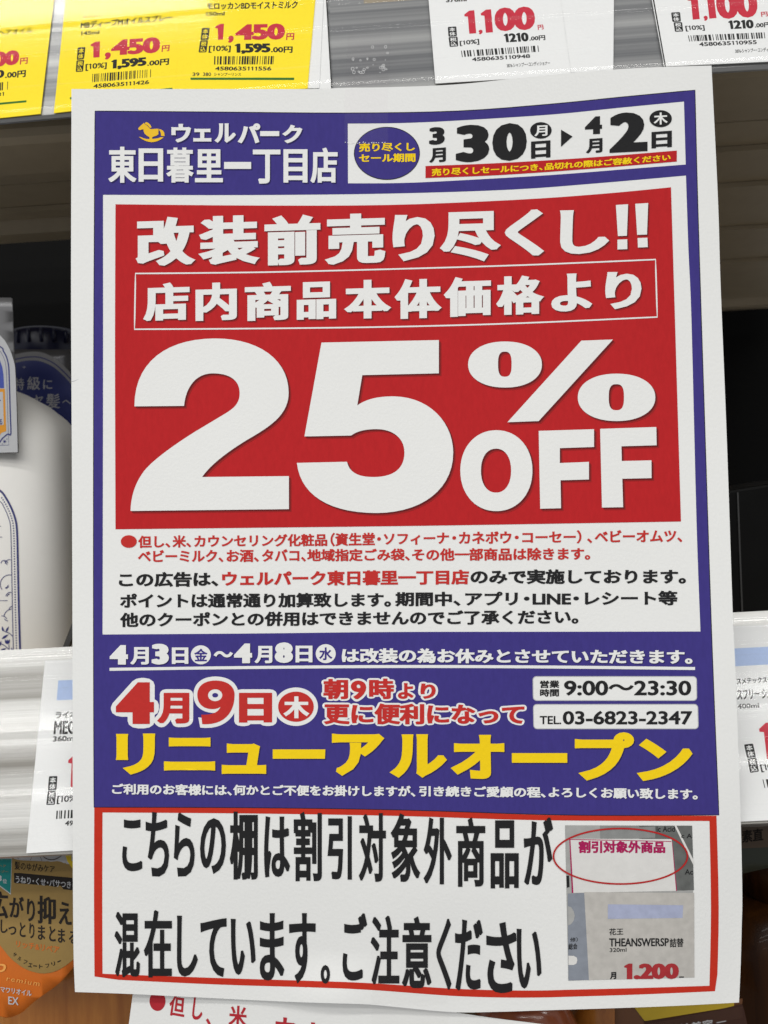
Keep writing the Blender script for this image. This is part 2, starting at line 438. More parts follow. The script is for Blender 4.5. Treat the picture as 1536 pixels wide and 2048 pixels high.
RAIL_H = 0.066
def rail(P0, pa, pb, ta, tb, chan, cover, label):
    """pa, pb: photo points on the rail's bottom edge; runs on beyond them by the factors ta, tb"""
    A = at_plane(*pa, P0, NRM); B = at_plane(*pb, P0, NRM)
    A2 = A + (B - A) * ta; B2 = A + (B - A) * tb
    t = thing('price_rail', (A2 + B2) / 2, label, 'price rail')
    def ext(name, prof, m, closed, smooth, segs=1):
        n = len(prof); V = []; F = []
        for E in (A2, B2): V += [E + SD * s + NRM * o for s, o in prof]
        F = [(i, (i + 1) % n, n + (i + 1) % n, n + i) for i in range(n if closed else n - 1)]
        if closed: F += [tuple(range(n))[::-1], tuple(range(n, 2 * n))]
        return mesh(name, V, F, m, t, smooth=smooth)
    H = RAIL_H
    ext('channel', [(-0.0006, -0.0022), (-0.0010, -0.0012), (-0.0006, 0.0), (H, 0.0), (H, -0.0022)], chan, True, False)
    prof = [(-0.0008, 0.0003), (-0.0014, 0.0007), (-0.0016, 0.0012), (-0.0013, 0.0018), (-0.0006, 0.0023), (0.0004, 0.0025), (0.0012, 0.0026)]
    def bead(c, w, h):                       # moulded ridge with flat cover either side
        return [(c - w - .0003, .0026), (c - w, .0026)] + [(c + w * (i / 3 - 1), .0026 + h * math.sin(math.pi * i / 6)) for i in range(1, 6)] + [(c + w, .0026), (c + w + .0003, .0026)]
    for c, w, h in ((0.0240, .0007, .0005), (0.0365, .0010, .0008), (H - .0115, .0012, .0009), (H - .0060, .0014, .0012)): prof += bead(c, w, h)
    prof += [(H - .003, 0.0026), (H - .0015, 0.0024), (H - .0006, 0.0016), (H, 0.0005)]
    ext('clear_cover', prof, cover, False, True)
    return t
rail(TOPP, (0, 236), (640, 176), -0.15, 1.037, CH_TOP, COVER, 'upper price rail on the left, holding the yellow price tags')
rail(TOPP, (664, 181), (1536, 127), -0.0001, 1.15, CH_TOP, COVER, 'upper price rail on the right, holding the white price tags')
rail(MIDP, (0, 1710), (1536, 1642), -0.15, 1.15, CH_MID, COVER_M, 'middle price rail that passes behind the large sale poster')

# ------------------------------------------------------------------ price tags
TYEL = paper('tag_yellow', (0.94, 0.74, 0.025), rough=0.7, var=0.02, fine=0.03, bump=0.1)
TWHITE = paper('tag_white', (0.78, 0.785, 0.78), rough=0.7, var=0.01, fine=0.02, bump=0.1)
TRED = paper('tag_ink_red', (0.55, 0.030, 0.055), bump=0.1)
TBLACK = paper('tag_ink_black', (0.02, 0.02, 0.02), bump=0.1)
TGREEN = paper('tag_ink_green', (0.035, 0.16, 0.025), bump=0.1)
TBLUE = paper('tag_ink_blue', (0.42, 0.53, 0.78), bump=0.1)
def price_tag(P0, corners, m, off, label, group=None, edge=None):
    """corners TL,TR,BR,BL in photo pixels on the rail's plane; a card 0.3 mm thick"""
    surf = lambda u, v, L: at_plane(u, v, P0, NRM, off + 0.00028 + L * 3e-5)
    f = [surf(u, v, 0) for u, v in corners]; b = [p - NRM * 0.00024 for p in f]
    base = (f[2] + f[3]) / 2
    t = thing('price_tag', base, label, 'price tag', group)
    mesh('card', f + b, [(0, 3, 2, 1), (4, 5, 6, 7), (0, 1, 5, 4), (1, 2, 6, 5), (2, 3, 7, 6), (3, 0, 4, 7)], [m, edge or m], t, [0, 0, 0, 0, 0, 1 if edge else 0])
    return t, Ink(surf)
BW = (0.05, 0.04)
# yellow tags, left to right
t, k = price_tag(TOPP, [(-170, -60), (116, -75), (81, 227.5), (-210, 258)], TYEL, 0.0004, 'yellow price tag at the left edge of the upper rail, cut off by the frame')
k.text('モイスト ヘアオイル', [(-62, 66), (66, 54), (65, 65), (-63, 78)], TBLACK, 1, (.012, .012))
k.text('2,700', [(-75, 111), (39, 99), (38, 132), (-77, 147)], TRED, 1, (0.075, .05)); k.text('円', [(40.5, 116), (56, 114.5), (55, 127.5), (39.5, 129)], TRED, 1, (.03, .03))
k.text('2,970', [(-67, 146), (9, 139), (8, 157), (-69, 165)], TBLACK, 1, BW); k.text('.00円', [(10.5, 144), (52, 140), (51, 154), (10, 157)], TBLACK, 1, (.035, .03))
k.bars([(-100, 178), (16, 163), (15.5, 179), (-101, 194)], TBLACK, 1, 5); k.text('4580635111181', [(-100, 196), (8, 184), (7.5, 191.5), (-101, 204)], TBLACK, 1, (.01, .01))
k.poly([(-180, 222), (53, 200.5), (52.6, 204.5), (-180, 226)], TGREEN, 1)
k.build('tag_print', t)
t, k = price_tag(TOPP, [(139, -75), (384, -90), (349, 200), (107.5, 226)], TYEL, 0.0004, 'yellow price tag reading 1,450 for the oil spray, second from the left')
k.text('ボトルワークス', [(165, 30), (242, 22), (241, 29), (164, 37)], TBLACK, 1, (.01, .01))
k.text('MBディープMオイルスプレー', [(162, 43), (344, 27.5), (343, 41.5), (161, 58)], TBLACK, 1, (.036, .028))
k.text('145ml', [(161.5, 63), (199, 60.5), (198.5, 68), (161, 71)], TBLACK, 1, (.027, .023))
k.text('1', [(181, 84.5), (200, 82.5), (199, 114.5), (181.5, 115.5)], TRED, 1, (.08, .05)); k.text(',', [(210, 105), (222, 104), (221, 118), (209, 120)], TRED, 1, (.06, .04))
k.text('450', [(223, 80.5), (321, 73), (320, 105.5), (221.5, 111.5)], TRED, 1, (.068, .042)); k.text('円', [(324, 91), (339.5, 89.5), (338.5, 102), (323, 104)], TRED, 1, (.03, .03))
k.stack([(155.5, 95), (171, 94), (168, 118), (153.5, 120)], '本体', TYEL, TBLACK, 1); k.stack([(153, 121), (168.5, 119.5), (166, 143), (151.5, 144)], '税込', TYEL, TBLACK, 1)
k.text('[10%]', [(171, 128), (214, 124.5), (213, 138), (171, 142)], TBLACK, 1, (.025, .02))
k.text('1,595', [(223, 119.5), (293, 114), (293, 133), (222, 140)], TBLACK, 1, (.075, .045)); k.text('.00円', [(295, 121), (338.5, 116.5), (337.5, 129.5), (294, 132.5)], TBLACK, 1, (.035, .03))
k.bars([(185, 148), (302, 138.5), (301.5, 154.5), (184, 164.5)], TBLACK, 1, 8); k.text('4580635111426', [(187, 168), (298.5, 160), (298, 168), (186.5, 176.5)], TBLACK, 1, (.027, .023))
k.poly([(140, 194.5), (345, 175.5), (344.5, 179.5), (139.6, 198.5)], TGREEN, 1)
k.build('tag_print', t)
t, k = price_tag(TOPP, [(372, -95), (640, -110), (615, 177), (350, 192)], TYEL, 0.0009, 'yellow price tag reading 1,450 for the moist milk, third from the left')
k.text('モロッカンBDモイストミルク', [(413.5, 5.5), (596.5, 1.5), (594, 17.5), (414, 19.5)], TBLACK, 1, (.036, .028))
k.text('150ml', [(411.5, 24), (449.5, 23), (449, 31), (411, 32)], TBLACK, 1, (.027, .023))
k.text('1', [(430, 48.5), (448, 47.5), (446, 79), (432, 80)], TRED, 1, (.08, .05)); k.text(',', [(457, 71.5), (468, 71), (466.5, 85), (455.5, 86)], TRED, 1, (.06, .04))
k.text('450', [(471, 49), (570.5, 46.5), (569.5, 79), (470, 80.5)], TRED, 1, (.068, .042)); k.text('円', [(573, 66.5), (589, 66), (588, 79.5), (572, 80)], TRED, 1, (.03, .03))
k.stack([(404, 56), (419.5, 55.5), (417, 79.5), (401, 80)], '本体', TYEL, TBLACK, 1); k.stack([(400.5, 81), (416, 80.5), (412.8, 104.5), (397, 105)], '税込', TYEL, TBLACK, 1)
k.text('[10%]', [(418, 91.5), (462, 91), (461, 104.5), (417, 105.5)], TBLACK, 1, (.025, .02))
k.text('1,595', [(469.5, 87), (541, 86.5), (541, 107), (470, 108)], TBLACK, 1, (.075, .045)); k.text('.00円', [(542, 93), (585.5, 93), (585, 105.5), (542, 105.5)], TBLACK, 1, (.035, .03))
k.bars([(428.5, 112.5), (548, 112), (546.5, 128.5), (428, 129)], TBLACK, 1, 11); k.text('4580635111556', [(430.5, 133), (543, 133), (542.5, 141), (430, 141)], TBLACK, 1, (.027, .023))
k.text('39', (385, 399, 145, 152, 145, 152), TBLACK, 1, (.016, .016)); k.text('380', (406, 422, 145, 152, 145, 152), TBLACK, 1, (.016, .016)); k.text('シャンプーリンス', (428, 482, 145, 152, 145.5, 152), TBLACK, 1, (.016, .016))
k.poly([(381, 155.3), (588.5, 155.3), (588, 160), (381, 159.5)], TGREEN, 1)
k.build('tag_print', t)
# the white tags tucked behind it
price_tag(TOPP, [(470, -95), (652, -105), (638.5, 176), (450, 180)], TWHITE, 0.00062, 'blank white tag peeking out directly behind the moist milk tag')
t, k = price_tag(TOPP, [(500, -95), (648, -105), (664.5, 178.5), (520, 184)], TWHITE, 0.00036, 'rearmost blank white tag at the left rail end, with a black right edge')
k.poly([(645.8, -105), (648, -105), (664.5, 178.5), (662.3, 178.6)], TBLACK, 1); k.build('tag_print', t)
t, k = price_tag(TOPP, [(848, -110), (1104, -122), (1142, 150.5), (871, 167)], TWHITE, 0.0009, 'white price tag reading 1,100 above the middle of the poster')
k.text('370ml', [(891.5, -4.5), (933, -7), (933.5, 2.5), (892, 5)], TBLACK, 1, (.036, .028))
def big1100(k, q1, qc, q2, q00):
    k.text('1', q1, TRED, 1, (.065, .03)); k.text(',', qc, TRED, 1, (.05, .04)); k.text('1', q2, TRED, 1, (.065, .03)); k.text('00', q00, TRED, 1, (.062, .036))
big1100(k, [(928, 22), (948.5, 20.5), (952.5, 66.5), (932, 68)], [(957, 60), (965, 59), (965.5, 68), (957.5, 69)], [(961, 20), (982, 18.5), (986, 64.5), (965, 66)], [(988, 16), (1069, 12), (1071, 59), (990, 63.5)])
k.text('円', [(1075, 50), (1086, 49), (1087.5, 58.5), (1076, 60)], TRED, 1, (.03, .03))
k.stack([(895.5, 54), (912.6, 52.7), (914, 72), (897, 73.5)], '本体', TWHITE, TBLACK, 1); k.stack([(897, 74.2), (915, 73), (916.5, 92.5), (899.5, 94)], '税込', TWHITE, TBLACK, 1)
k.text('[10%]', [(919, 82), (958, 77.5), (959, 89.5), (920, 92.5)], TBLACK, 1, (.025, .02))
k.text('1210', [(1007, 67.5), (1056, 64.5), (1058, 82.5), (1010, 85)], TBLACK, 1, (.065, .035)); k.text('.00円', [(1059, 72.5), (1090, 70), (1091, 80), (1059, 82)], TBLACK, 1, (.035, .03))
k.bars([(922, 101.5), (1076.5, 91), (1078, 103.5), (924, 114)], TBLACK, 1, 21); k.text('4580635110948', [(943.5, 115), (1060, 108), (1060.5, 115.8), (944, 122.8)], TBLACK, 1, (.027, .023))
k.text('3876-シャンプー・コンディショナー', [(1013, 127), (1100, 121.5), (1100, 130), (1014, 135.5)], TBLACK, 1, (.016, .016))
k.build('tag_print', t)
price_tag(TOPP, [(1010, -118), (1229, -130), (1226.5, 142), (1030, 150)], TWHITE, 0.0005, 'blank white tag half hidden behind the 1,100 tag, right of it')
t, k = price_tag(TOPP, [(1279, -135), (1640, -150), (1640, 118), (1328.5, 133)], TWHITE, 0.0007, 'white price tag reading 1,100 at the right edge of the upper rail')
k.poly([(1281.5, -135), (1284.5, -135), (1332, 133), (1329.5, 133)], TBLACK, 1)
big1100(k, [(1374, -11), (1394.5, -12.5), (1399.5, 38), (1379, 40)], [(1407, 32), (1415, 31), (1416, 41), (1408, 42)], [(1406, -13), (1427, -14.5), (1433, 36), (1412, 38)], [(1429, -17), (1512, -21), (1517.5, 34), (1436, 39)])
k.text('円', [(1521.5, 24), (1534.5, 23), (1536, 32.5), (1523, 34)], TRED, 1, (.03, .03))
k.stack([(1342, 25), (1360, 24), (1362, 43), (1345, 44)], '本体', TWHITE, TBLACK, 1); k.stack([(1347, 44.7), (1364, 44), (1366.5, 63), (1350, 63.7)], '税込', TWHITE, TBLACK, 1)
k.text('[10%]', [(1370, 51.5), (1408.5, 50), (1410, 61.5), (1372, 63)], TBLACK, 1, (.025, .02))
k.text('1210', [(1456, 41), (1506.5, 39), (1508, 56.5), (1459, 58.5)], TBLACK, 1, (.065, .035)); k.text('.00円', [(1509, 46), (1541, 44), (1541, 54), (1510, 56)], TBLACK, 1, (.035, .03))
k.bars([(1376, 71), (1529, 64.5), (1530.5, 76.5), (1378.5, 83)], TBLACK, 1, 31); k.text('4580635110955', [(1397.5, 84.5), (1513, 80), (1514, 88), (1399, 92.8)], TBLACK, 1, (.027, .023))
k.text('3876-シャンプー・コンディショナー', [(1470, 98), (1560, 93.5), (1560, 102), (1471, 106.5)], TBLACK, 1, (.016, .016))
k.build('tag_print', t)
# middle rail tags
t, k = price_tag(MIDP, [(90, 1321), (330, 1309), (320, 1690), (52.5, 1706.5)], TWHITE, 0.0006, 'white price tag on the middle rail, half hidden by the left side of the poster')
k.poly([(116.5, 1361), (240, 1356), (239, 1395), (113.4, 1400.6)], TBLUE, 1)
k.text('ライオン', [(111.5, 1423.5), (168, 1421), (167.5, 1435), (110.5, 1437)], TBLACK, 1, (.034, .028))
k.text('MEG', [(108.5, 1442), (152, 1441), (151, 1468), (107, 1469)], TBLACK, 1, (.042, .02)); k.text('360ml', [(106, 1472.5), (152, 1471), (151.5, 1481.5), (105.5, 1483.5)], TBLACK, 1, (.034, .028))
k.text('1', [(137, 1511), (158, 1510), (156, 1573), (134, 1575)], TRED, 1, (.065, .03))
k.stack([(98, 1552.5), (115, 1552), (113, 1580), (95.5, 1581)], '本体', TWHITE, TBLACK, 1); k.stack([(95.5, 1582), (112.3, 1581.5), (109.6, 1609.5), (92.4, 1610)], '税込', TWHITE, TBLACK, 1)
k.text('[10%]', [(114.5, 1592), (158, 1590), (157, 1606), (113, 1608.5)], TBLACK, 1, (.03, .022))
k.bars([(113, 1621.5), (250, 1614), (249, 1630), (112, 1638)], TBLACK, 1, 41); k.text('49', [(130.5, 1641.5), (147, 1641), (146, 1651), (129.5, 1652)], TBLACK, 1, (.027, .023))
k.build('tag_print', t)
t, k = price_tag(MIDP, [(1380, 1256), (1660, 1243), (1680, 1634), (1400, 1647)], TWHITE, 0.0006, 'white price tag on the middle rail, at the right of the poster')
k.poly([(1390, 1301), (1660, 1287), (1661, 1322), (1391, 1337)], TBLUE, 1)
k.text('コスメテックスローランド', [(1463, 1357), (1585, 1350.5), (1586, 1363), (1464, 1369.5)], TBLACK, 1, (.036, .028))
k.text('エスフリー シルク', [(1462, 1379), (1556, 1375), (1557, 1396), (1463, 1401)], TBLACK, 1, (.045, .024))
k.text('400ml', [(1474.5, 1408), (1517.5, 1406), (1518.5, 1415.5), (1475, 1418)], TBLACK, 1, (.02, .016))
k.text('1', [(1517, 1447), (1547, 1444), (1555, 1516), (1525, 1519)], TRED, 1, (.08, .03))
k.stack([(1488, 1489), (1506, 1487), (1512, 1514), (1494, 1516)], '本体', TWHITE, TBLACK, 1); k.stack([(1494.5, 1517.5), (1512.5, 1515), (1518, 1543), (1500.5, 1546)], '税込', TWHITE, TBLACK, 1)
k.text('[10%]', [(1519, 1529), (1564, 1526), (1567, 1541), (1523, 1545)], TBLACK, 1, (.03, .022))
k.bars([(1525, 1559), (1680, 1550), (1684, 1566), (1529, 1576)], TBLACK, 1, 51)
k.build('tag_print', t)

# ------------------------------------------------------------------ the sale poster
def smooth(a, b, x):
    t = min(1, max(0, (x - a) / (b - a))); return t * t * (3 - 2 * t)
def gauss(x, s): return math.exp(-x * x / (2 * s * s))
def pY(u, v):
    y = -0.0005 - 0.0120 * smooth(150, 1750, v)
    y -= 0.0035 * smooth(850, 1430, u) * smooth(900, 130, v)          # upper right corner lifts off
    y -= 0.0012 * smooth(420, 140, u) * smooth(1200, 400, v)
    y += 0.0016 * gauss(u - 520, 150) * smooth(1700, 2010, v)         # waves along the bottom edge
    y -= 0.0022 * gauss(u - 665, 60) * smooth(1900, 2010, v)
    y += 0.0022 * gauss(u - 930, 110) * smooth(1750, 2020, v)
    y += 0.0030 * smooth(1330, 1490, u) * smooth(1500, 2010, v)
    y += 0.00022 * math.sin(u * 0.0105 + 0.6) * math.sin(v * 0.006 + 1.1)
    return y
def psurf(u, v, L): return at(u, v, pY(u, v) - L * 4e-5)
e_top = [(143, 178), (400, 178), (620, 178), (690, 175.5), (768, 174.5), (908, 169), (1048, 155), (1188, 142), (1300, 135), (1423, 131)]
e_bot = [(150, 1984), (261, 1988), (420, 1996), (586, 2004), (700, 2007.5), (750, 2010), (900, 2024), (1000, 2023.5), (1080, 2021), (1270, 2015), (1377, 2010.5), (1478, 2005)]
e_left = [(143, 178), (142, 560), (143, 800), (144, 1000), (145, 1300), (145.5, 1700), (147, 1900), (150, 1984)]
e_right = [(1423, 131), (1436, 400), (1441, 564), (1451, 810), (1457, 974), (1466, 1240), (1471, 1341), (1481, 1624), (1484.5, 1786), (1483.5, 1850), (1481, 1940), (1478, 2005)]
def param(edge, axis):
    s = spl(edge, 8); a0, a1 = s[0][axis], s[-1][axis]
    ks = [(p[axis] - a0) / (a1 - a0) for p in s]
    return lambda t: (np.interp(t, ks, [p[0] for p in s]), np.interp(t, ks, [p[1] for p in s]))
ET, EB, EL, ER = param(e_top, 0), param(e_bot, 0), param(e_left, 1), param(e_right, 1)
def coons(s, t):
    a, b, c, d = ET(s), EB(s), EL(t), ER(t); o = []
    for i in (0, 1):
        o.append((1 - t) * a[i] + t * b[i] + (1 - s) * c[i] + s * d[i] - ((1 - s) * (1 - t) * e_top[0][i] + s * (1 - t) * e_top[-1][i] + (1 - s) * t * e_bot[0][i] + s * t * e_bot[-1][i]))
    return o
POS = thing('sale_poster', at(810, 2000, -0.012), 'large white, purple and red sale poster with a huge 25% OFF, taped over the shelf', 'poster')
def paper_sheet(pt, surf, nx, ny, parent, th=0.00011):
    P = [pt(i / nx, j / ny) for j in range(ny + 1) for i in range(nx + 1)]
    V = [surf(x, y, 0) for x, y in P]; nV = len(V)
    NN = [(surf(x, y + 3, 0) - p).cross(surf(x + 3, y, 0) - p).normalized() for (x, y), p in zip(P, V)]
    V += [p + Vector((0, th, 0)) for p in V]; NN += [-n for n in NN]; F = []
    for j in range(ny):
        for i in range(nx):
            a = j * (nx + 1) + i; q = (a, a + nx + 1, a + nx + 2, a + 1); F.append(q); F.append(tuple(x + nV for x in q[::-1]))
    rim = [i for i in range(nx)] + [nx + j * (nx + 1) for j in range(ny)] + [ny * (nx + 1) + nx - i for i in range(nx)] + [(ny - j) * (nx + 1) for j in range(ny)]
    mid = (V[rim[0]] + V[rim[2 * len(rim) // 4]]) / 2
    b = len(V)
    for r in rim: V += [V[r].copy(), V[r + nV].copy()]; n = (V[r] - mid).normalized(); NN += [n, n]
    m = len(rim); F += [(b + 2 * i, b + 2 * ((i + 1) % m), b + 2 * ((i + 1) % m) + 1, b + 2 * i + 1) for i in range(m)]
    return mesh('paper_sheet', V, F, WHITE, parent, smooth=True, normals=NN)
paper_sheet(coons, psurf, 72, 100, POS)

def curve_quad(top, right, bottom, left):
    """closed outline from four open edges (left->right, top->bottom, left->right, top->bottom)"""
    return spl(top, 4)[:-1] + spl(right, 4)[:-1] + spl(bottom, 4)[::-1][:-1] + spl(left, 4)[::-1][:-1]
p_out = curve_quad([(190, 222), (440, 224), (690, 226), (914, 222), (1102, 208), (1243, 194), (1390, 180)],
                   [(1390, 180), (1396, 420), (1408, 800), (1421, 1200), (1430, 1440), (1438, 1630)],
                   [(188, 1614.5), (500, 1615.5), (800, 1620), (1080, 1629), (1250, 1631), (1438, 1630)],
                   [(190, 222), (188, 560), (187, 900), (187, 1300), (188, 1614.5)])
w_in = curve_quad([(206, 389.5), (500, 390), (780, 387), (1025, 379), (1200, 366), (1372, 351)],
                  [(1372, 351), (1377, 500), (1383, 640), (1393, 1040), (1401, 1263)],
                  [(205, 1269), (500, 1267), (780, 1264), (1100, 1263.5), (1401, 1263)],
                  [(206, 389.5), (206, 800), (205, 1269)])
d_box = curve_quad([(695.5, 247), (800, 246), (914, 241), (1102, 229), (1243, 215), (1368, 203)], [(1368, 203), (1371.5, 329)],
                   [(696, 366.6), (800, 366), (914, 361), (1102, 350), (1243, 339), (1371.5, 329)], [(695.5, 247), (696, 366.6)])
k = Ink(psurf); k.poly(p_out, PURPLE, 1, [w_in, d_box], grid=22)
edge_l = stroke(dens(p_out, 20), 1.6, True)
k.poly(edge_l[0], BLACK, 1.5, [edge_l[1]])
k.build('purple_border', POS)

# shop name and emblem
k = Ink(psurf); c3 = crop(180, 180, 2.954)
for m, L, sh in ((PSHADOW, 3, (2.2, 2.2)), (PWHITE, 4, (0, 0))):
    k.glyphs([('ウ', 480, 200, 597, 310), ('ェ', 610, 228, 717, 305), ('ル', 735, 197, 862, 312), ('パ', 872, 197, 1006, 315), ('ク', 1135, 205, 1255, 315)], m, L, (.05, .04), c3, shift=sh)
    k.poly(mapped(lambda x, y: (c3(x, y)[0] + sh[0], c3(x, y)[1] + sh[1]), [(1005, 243), (1118, 243), (1118, 272), (1005, 272)]), m, L)
    k.glyphs([('東', 107, 335, 275, 548), ('日', 287, 345, 432, 542), ('暮', 450, 340, 613, 547), ('里', 620, 350, 785, 545), ('丁', 962, 352, 1125, 553), ('目', 1143, 350, 1285, 547), ('店', 1302, 340, 1463, 548)], m, L, (.038, .022), c3, shift=sh)
    k.poly(mapped(lambda x, y: (c3(x, y)[0] + sh[0], c3(x, y)[1] + sh[1]), [(792, 425), (952, 425), (952, 466), (792, 466)]), m, L)
k.build('shop_name', POS)
k = Ink(psurf); ch = crop(260, 230, 17.07)
horse = [(280, 465), (300, 430), (345, 385), (400, 335), (450, 290), (475, 268), (490, 300), (520, 330), (560, 345), (600, 375), (640, 425), (680, 470), (740, 482), (850, 470), (975, 470),
         (970, 560), (968, 660), (900, 705), (800, 735), (757, 760), (757, 815), (850, 808), (960, 790), (1060, 755), (1145, 765), (1060, 830), (950, 885), (840, 918), (740, 928), (620, 912), (500, 868), (400, 815), (300, 745),
         (360, 750), (440, 785), (540, 815), (665, 822), (665, 755), (590, 715), (500, 640), (460, 540), (470, 500), (420, 490), (345, 515), (300, 505)]
k.poly(mapped(ch, horse), GOLDINK, 4)
k.poly(mapped(ch, [(505, 285), (545, 240), (610, 262), (680, 320), (722, 385), (735, 425), (675, 440), (640, 390), (590, 340), (540, 322), (510, 310)]), GOLDINK, 4)
k.poly(mapped(ch, [(990, 480), (1060, 495), (1130, 540), (1170, 600), (1180, 720), (1060, 715), (1055, 640), (1035, 570), (1000, 520)]), GOLDINK, 4)
k.build('rocking_horse_emblem', POS)

# sale dates box
cd4 = crop(680, 180, 2.133); DATE = Ink(psurf); k = DATE
k.poly(ell(773.8, 306.6, 65.3, 52.3, 60), PURPLE, 2, grid=22); o = stroke(ell(773.8, 306.6, 65.3, 52.3, 60), 1.4, True); k.poly(o[0], BLACK, 2.5, [o[1]])
k.text('売り尽くし', (717.5, 830, 286.5, 304, 284.5, 302), YELLOW, 4, (.04, .03)); k.text('セール期間', (718, 831, 308, 325, 306.5, 324), YELLOW, 4, (.04, .03))
k.glyphs([('3', 380, 158, 447, 233), ('4', 1045, 113, 1118, 188)], BLACK, 3, (.075, .045), cd4, slope=-.05)
k.glyphs([('月', 380, 247, 452, 308), ('日', 815, 217, 898, 290), ('月', 1049, 207, 1120, 268), ('日', 1329, 176, 1416, 246)], BLACK, 3, (.045, .035), cd4, slope=-.07)
k.glyphs([('3', 494, 148, 637, 307), ('0', 650, 141, 797, 302), ('2', 1150, 95, 1312, 264)], BLACK, 3, (.070, .045), cd4, slope=-.05)
for cx, cy, rx, ry, g, q in ((857, 172, 46, 35, '月', (829, 151, 885, 196)), (1368, 122, 48, 36, '木', (1338, 96, 1398, 147))):
    x, y = cd4(cx, cy); k.poly(ell(x, y, rx / 2.133, ry / 2.133, 36), BLACK, 3); k.glyphs([(g, *q)], PWHITE, 5, (.03, .025), cd4, slope=-.05)
k.poly(mapped(cd4, [(943, 169), (992, 198), (943, 242)]), BLACK, 3)
k.poly(curve_quad([(851, 332), (1000, 326), (1180, 315), (1353.7, 301)], [(1353.7, 301), (1353.7, 323)], [(851, 356), (1000, 350), (1180, 337.5), (1353.7, 323)], [(851, 332), (851, 356)]), RED, 2, grid=22)
k.text('売り尽くしセールにつき、品切れの際はご容赦ください', (863, 1341.5, 337, 352.5, 307.5, 321), YELLOW, 4, (.04, .03), sag=3)
k.build('sale_dates_print', POS)

# red panel with the offer
r_out = curve_quad([(231, 408.5), (500, 411), (773, 410), (1025, 400), (1200, 388), (1342, 374.5)], [(1342, 374.5), (1350, 640), (1362, 1043)],
                   [(231, 1058.5), (550, 1055), (880, 1051), (1362, 1043)], [(231, 408.5), (230, 700), (231, 1058.5)])
k = Ink(psurf); k.poly(r_out, RED, 2, grid=22); RP = k.build('red_panel', POS)
chd = crop(190, 380, 1.269)
L1 = [('改', 103, 68, 255, 192), ('装', 262, 65, 418, 190), ('前', 430, 63, 572, 190), ('売', 583, 60, 737, 188), ('り', 755, 62, 862, 180), ('尽', 875, 55, 1030, 182), ('く', 1040, 50, 1140, 167), ('し', 1180, 50, 1305, 162)]
L2 = [('店', 122, 235, 240, 331), ('内', 255, 235, 360, 331), ('商', 380, 233, 497, 331), ('品', 512, 233, 612, 328), ('本', 632, 228, 752, 326), ('体', 760, 225, 880, 326), ('価', 885, 220, 1005, 321), ('格', 1018, 217, 1140, 316), ('よ', 1158, 212, 1262, 308), ('り', 1295, 207, 1387, 302)]
k = Ink(psurf)
for m, L, sh in ((SOFTRED, 3, (3.6, 3.6)), (NAVYRED, 3.5, (2, 2)), (PWHITE, 5, (0, 0))):
    k.glyphs(L1, m, L, (.055, .032), chd, shift=sh, slope=-.03)
    k.glyphs(L2, m, L, (.048, .032), chd, shift=sh, slope=-.03)
    for pts in ([(1322, 38), (1353, 36), (1350, 116), (1327, 117)], [(1326, 126), (1351, 125), (1351, 150), (1326, 151)], [(1371, 35), (1404, 33), (1401, 113), (1376, 114)], [(1377, 122), (1402, 121), (1403, 145), (1378, 146)]):
        k.poly([(x + sh[0], y + sh[1]) for x, y in mapped(chd, pts)], m, L)
fr = curve_quad([(271, 547), (520, 544.5), (789, 538), (1050, 530), (1311, 519)], [(1311, 519), (1314.5, 634)], [(269, 658.5), (520, 657), (789, 653.5), (1050, 646), (1314.5, 634)], [(271, 547), (269, 658.5)])
o = stroke(fr, 3.0, True); k.poly(o[0], PWHITE, 4, [o[1]])
k.build('headline_print', POS)
# huge figures, traced as outlines
c25 = crop(220, 650, 2.194); cof = crop(880, 640, 2.954)
two = bez([(107, 357), ('l', 325, 355), ('c', 330, 290, 365, 213, 450, 212), ('c', 535, 212, 569, 250, 569, 298), ('c', 569, 345, 545, 365, 500, 392), ('l', 370, 470), ('c', 290, 520, 190, 590, 150, 640), ('c', 105, 700, 92, 760, 90, 816),
           ('l', 785, 808), ('l', 785, 663), ('l', 404, 667), ('c', 440, 615, 510, 560, 600, 505), ('c', 690, 452, 784, 400, 784, 298), ('c', 784, 150, 650, 58, 460, 59), ('c', 250, 60, 107, 160, 107, 357)], 14)
five = bez([(928, 77), ('l', 1443, 66), ('l', 1443, 212), ('l', 1107, 220), ('l', 1085, 353), ('c', 1130, 320, 1190, 313, 1245, 313), ('c', 1400, 315, 1505, 425, 1506, 560), ('c', 1506, 720, 1370, 824, 1170, 825), ('c', 960, 825, 835, 745, 820, 605),
            ('l', 1040, 600), ('c', 1050, 650, 1095, 668, 1160, 667), ('c', 1245, 666, 1292, 630, 1292, 560), ('c', 1292, 495, 1240, 457, 1170, 457), ('c', 1120, 457, 1085, 465, 1058, 485), ('l', 853, 489)], 14)
big = [(mapped(c25, two)[:-1], []), (mapped(c25, five), []),
       (mapped(cof, ell(384, 263, 218, 136, 60, 2.15)), [mapped(cof, ell(383, 261, 40, 74, 40, 2.8))]),
       (mapped(cof, [(398, 604), (835, 122), (1022, 115), (583, 597)]), []),
       (mapped(cof, ell(1043, 457, 229, 140, 60, 2.15)), [mapped(cof, ell(1042, 456, 45, 77, 40, 2.8))]),
       (mapped(cof, ell(333, 890, 213, 239, 60, 2.1)), [mapped(cof, ell(331, 890, 89, 130, 40, 2.2))]),
       (mapped(cof, [(583, 655), (910, 645), (910, 750), (708, 757), (708, 845), (880, 838), (880, 942), (712, 947), (715, 1112), (592, 1115)]), []),
       (mapped(cof, [(946, 643), (1278, 632), (1280, 740), (1072, 746), (1074, 833), (1249, 829), (1250, 934), (1077, 938), (1082, 1106), (957, 1108)]), [])]
k = Ink(psurf)
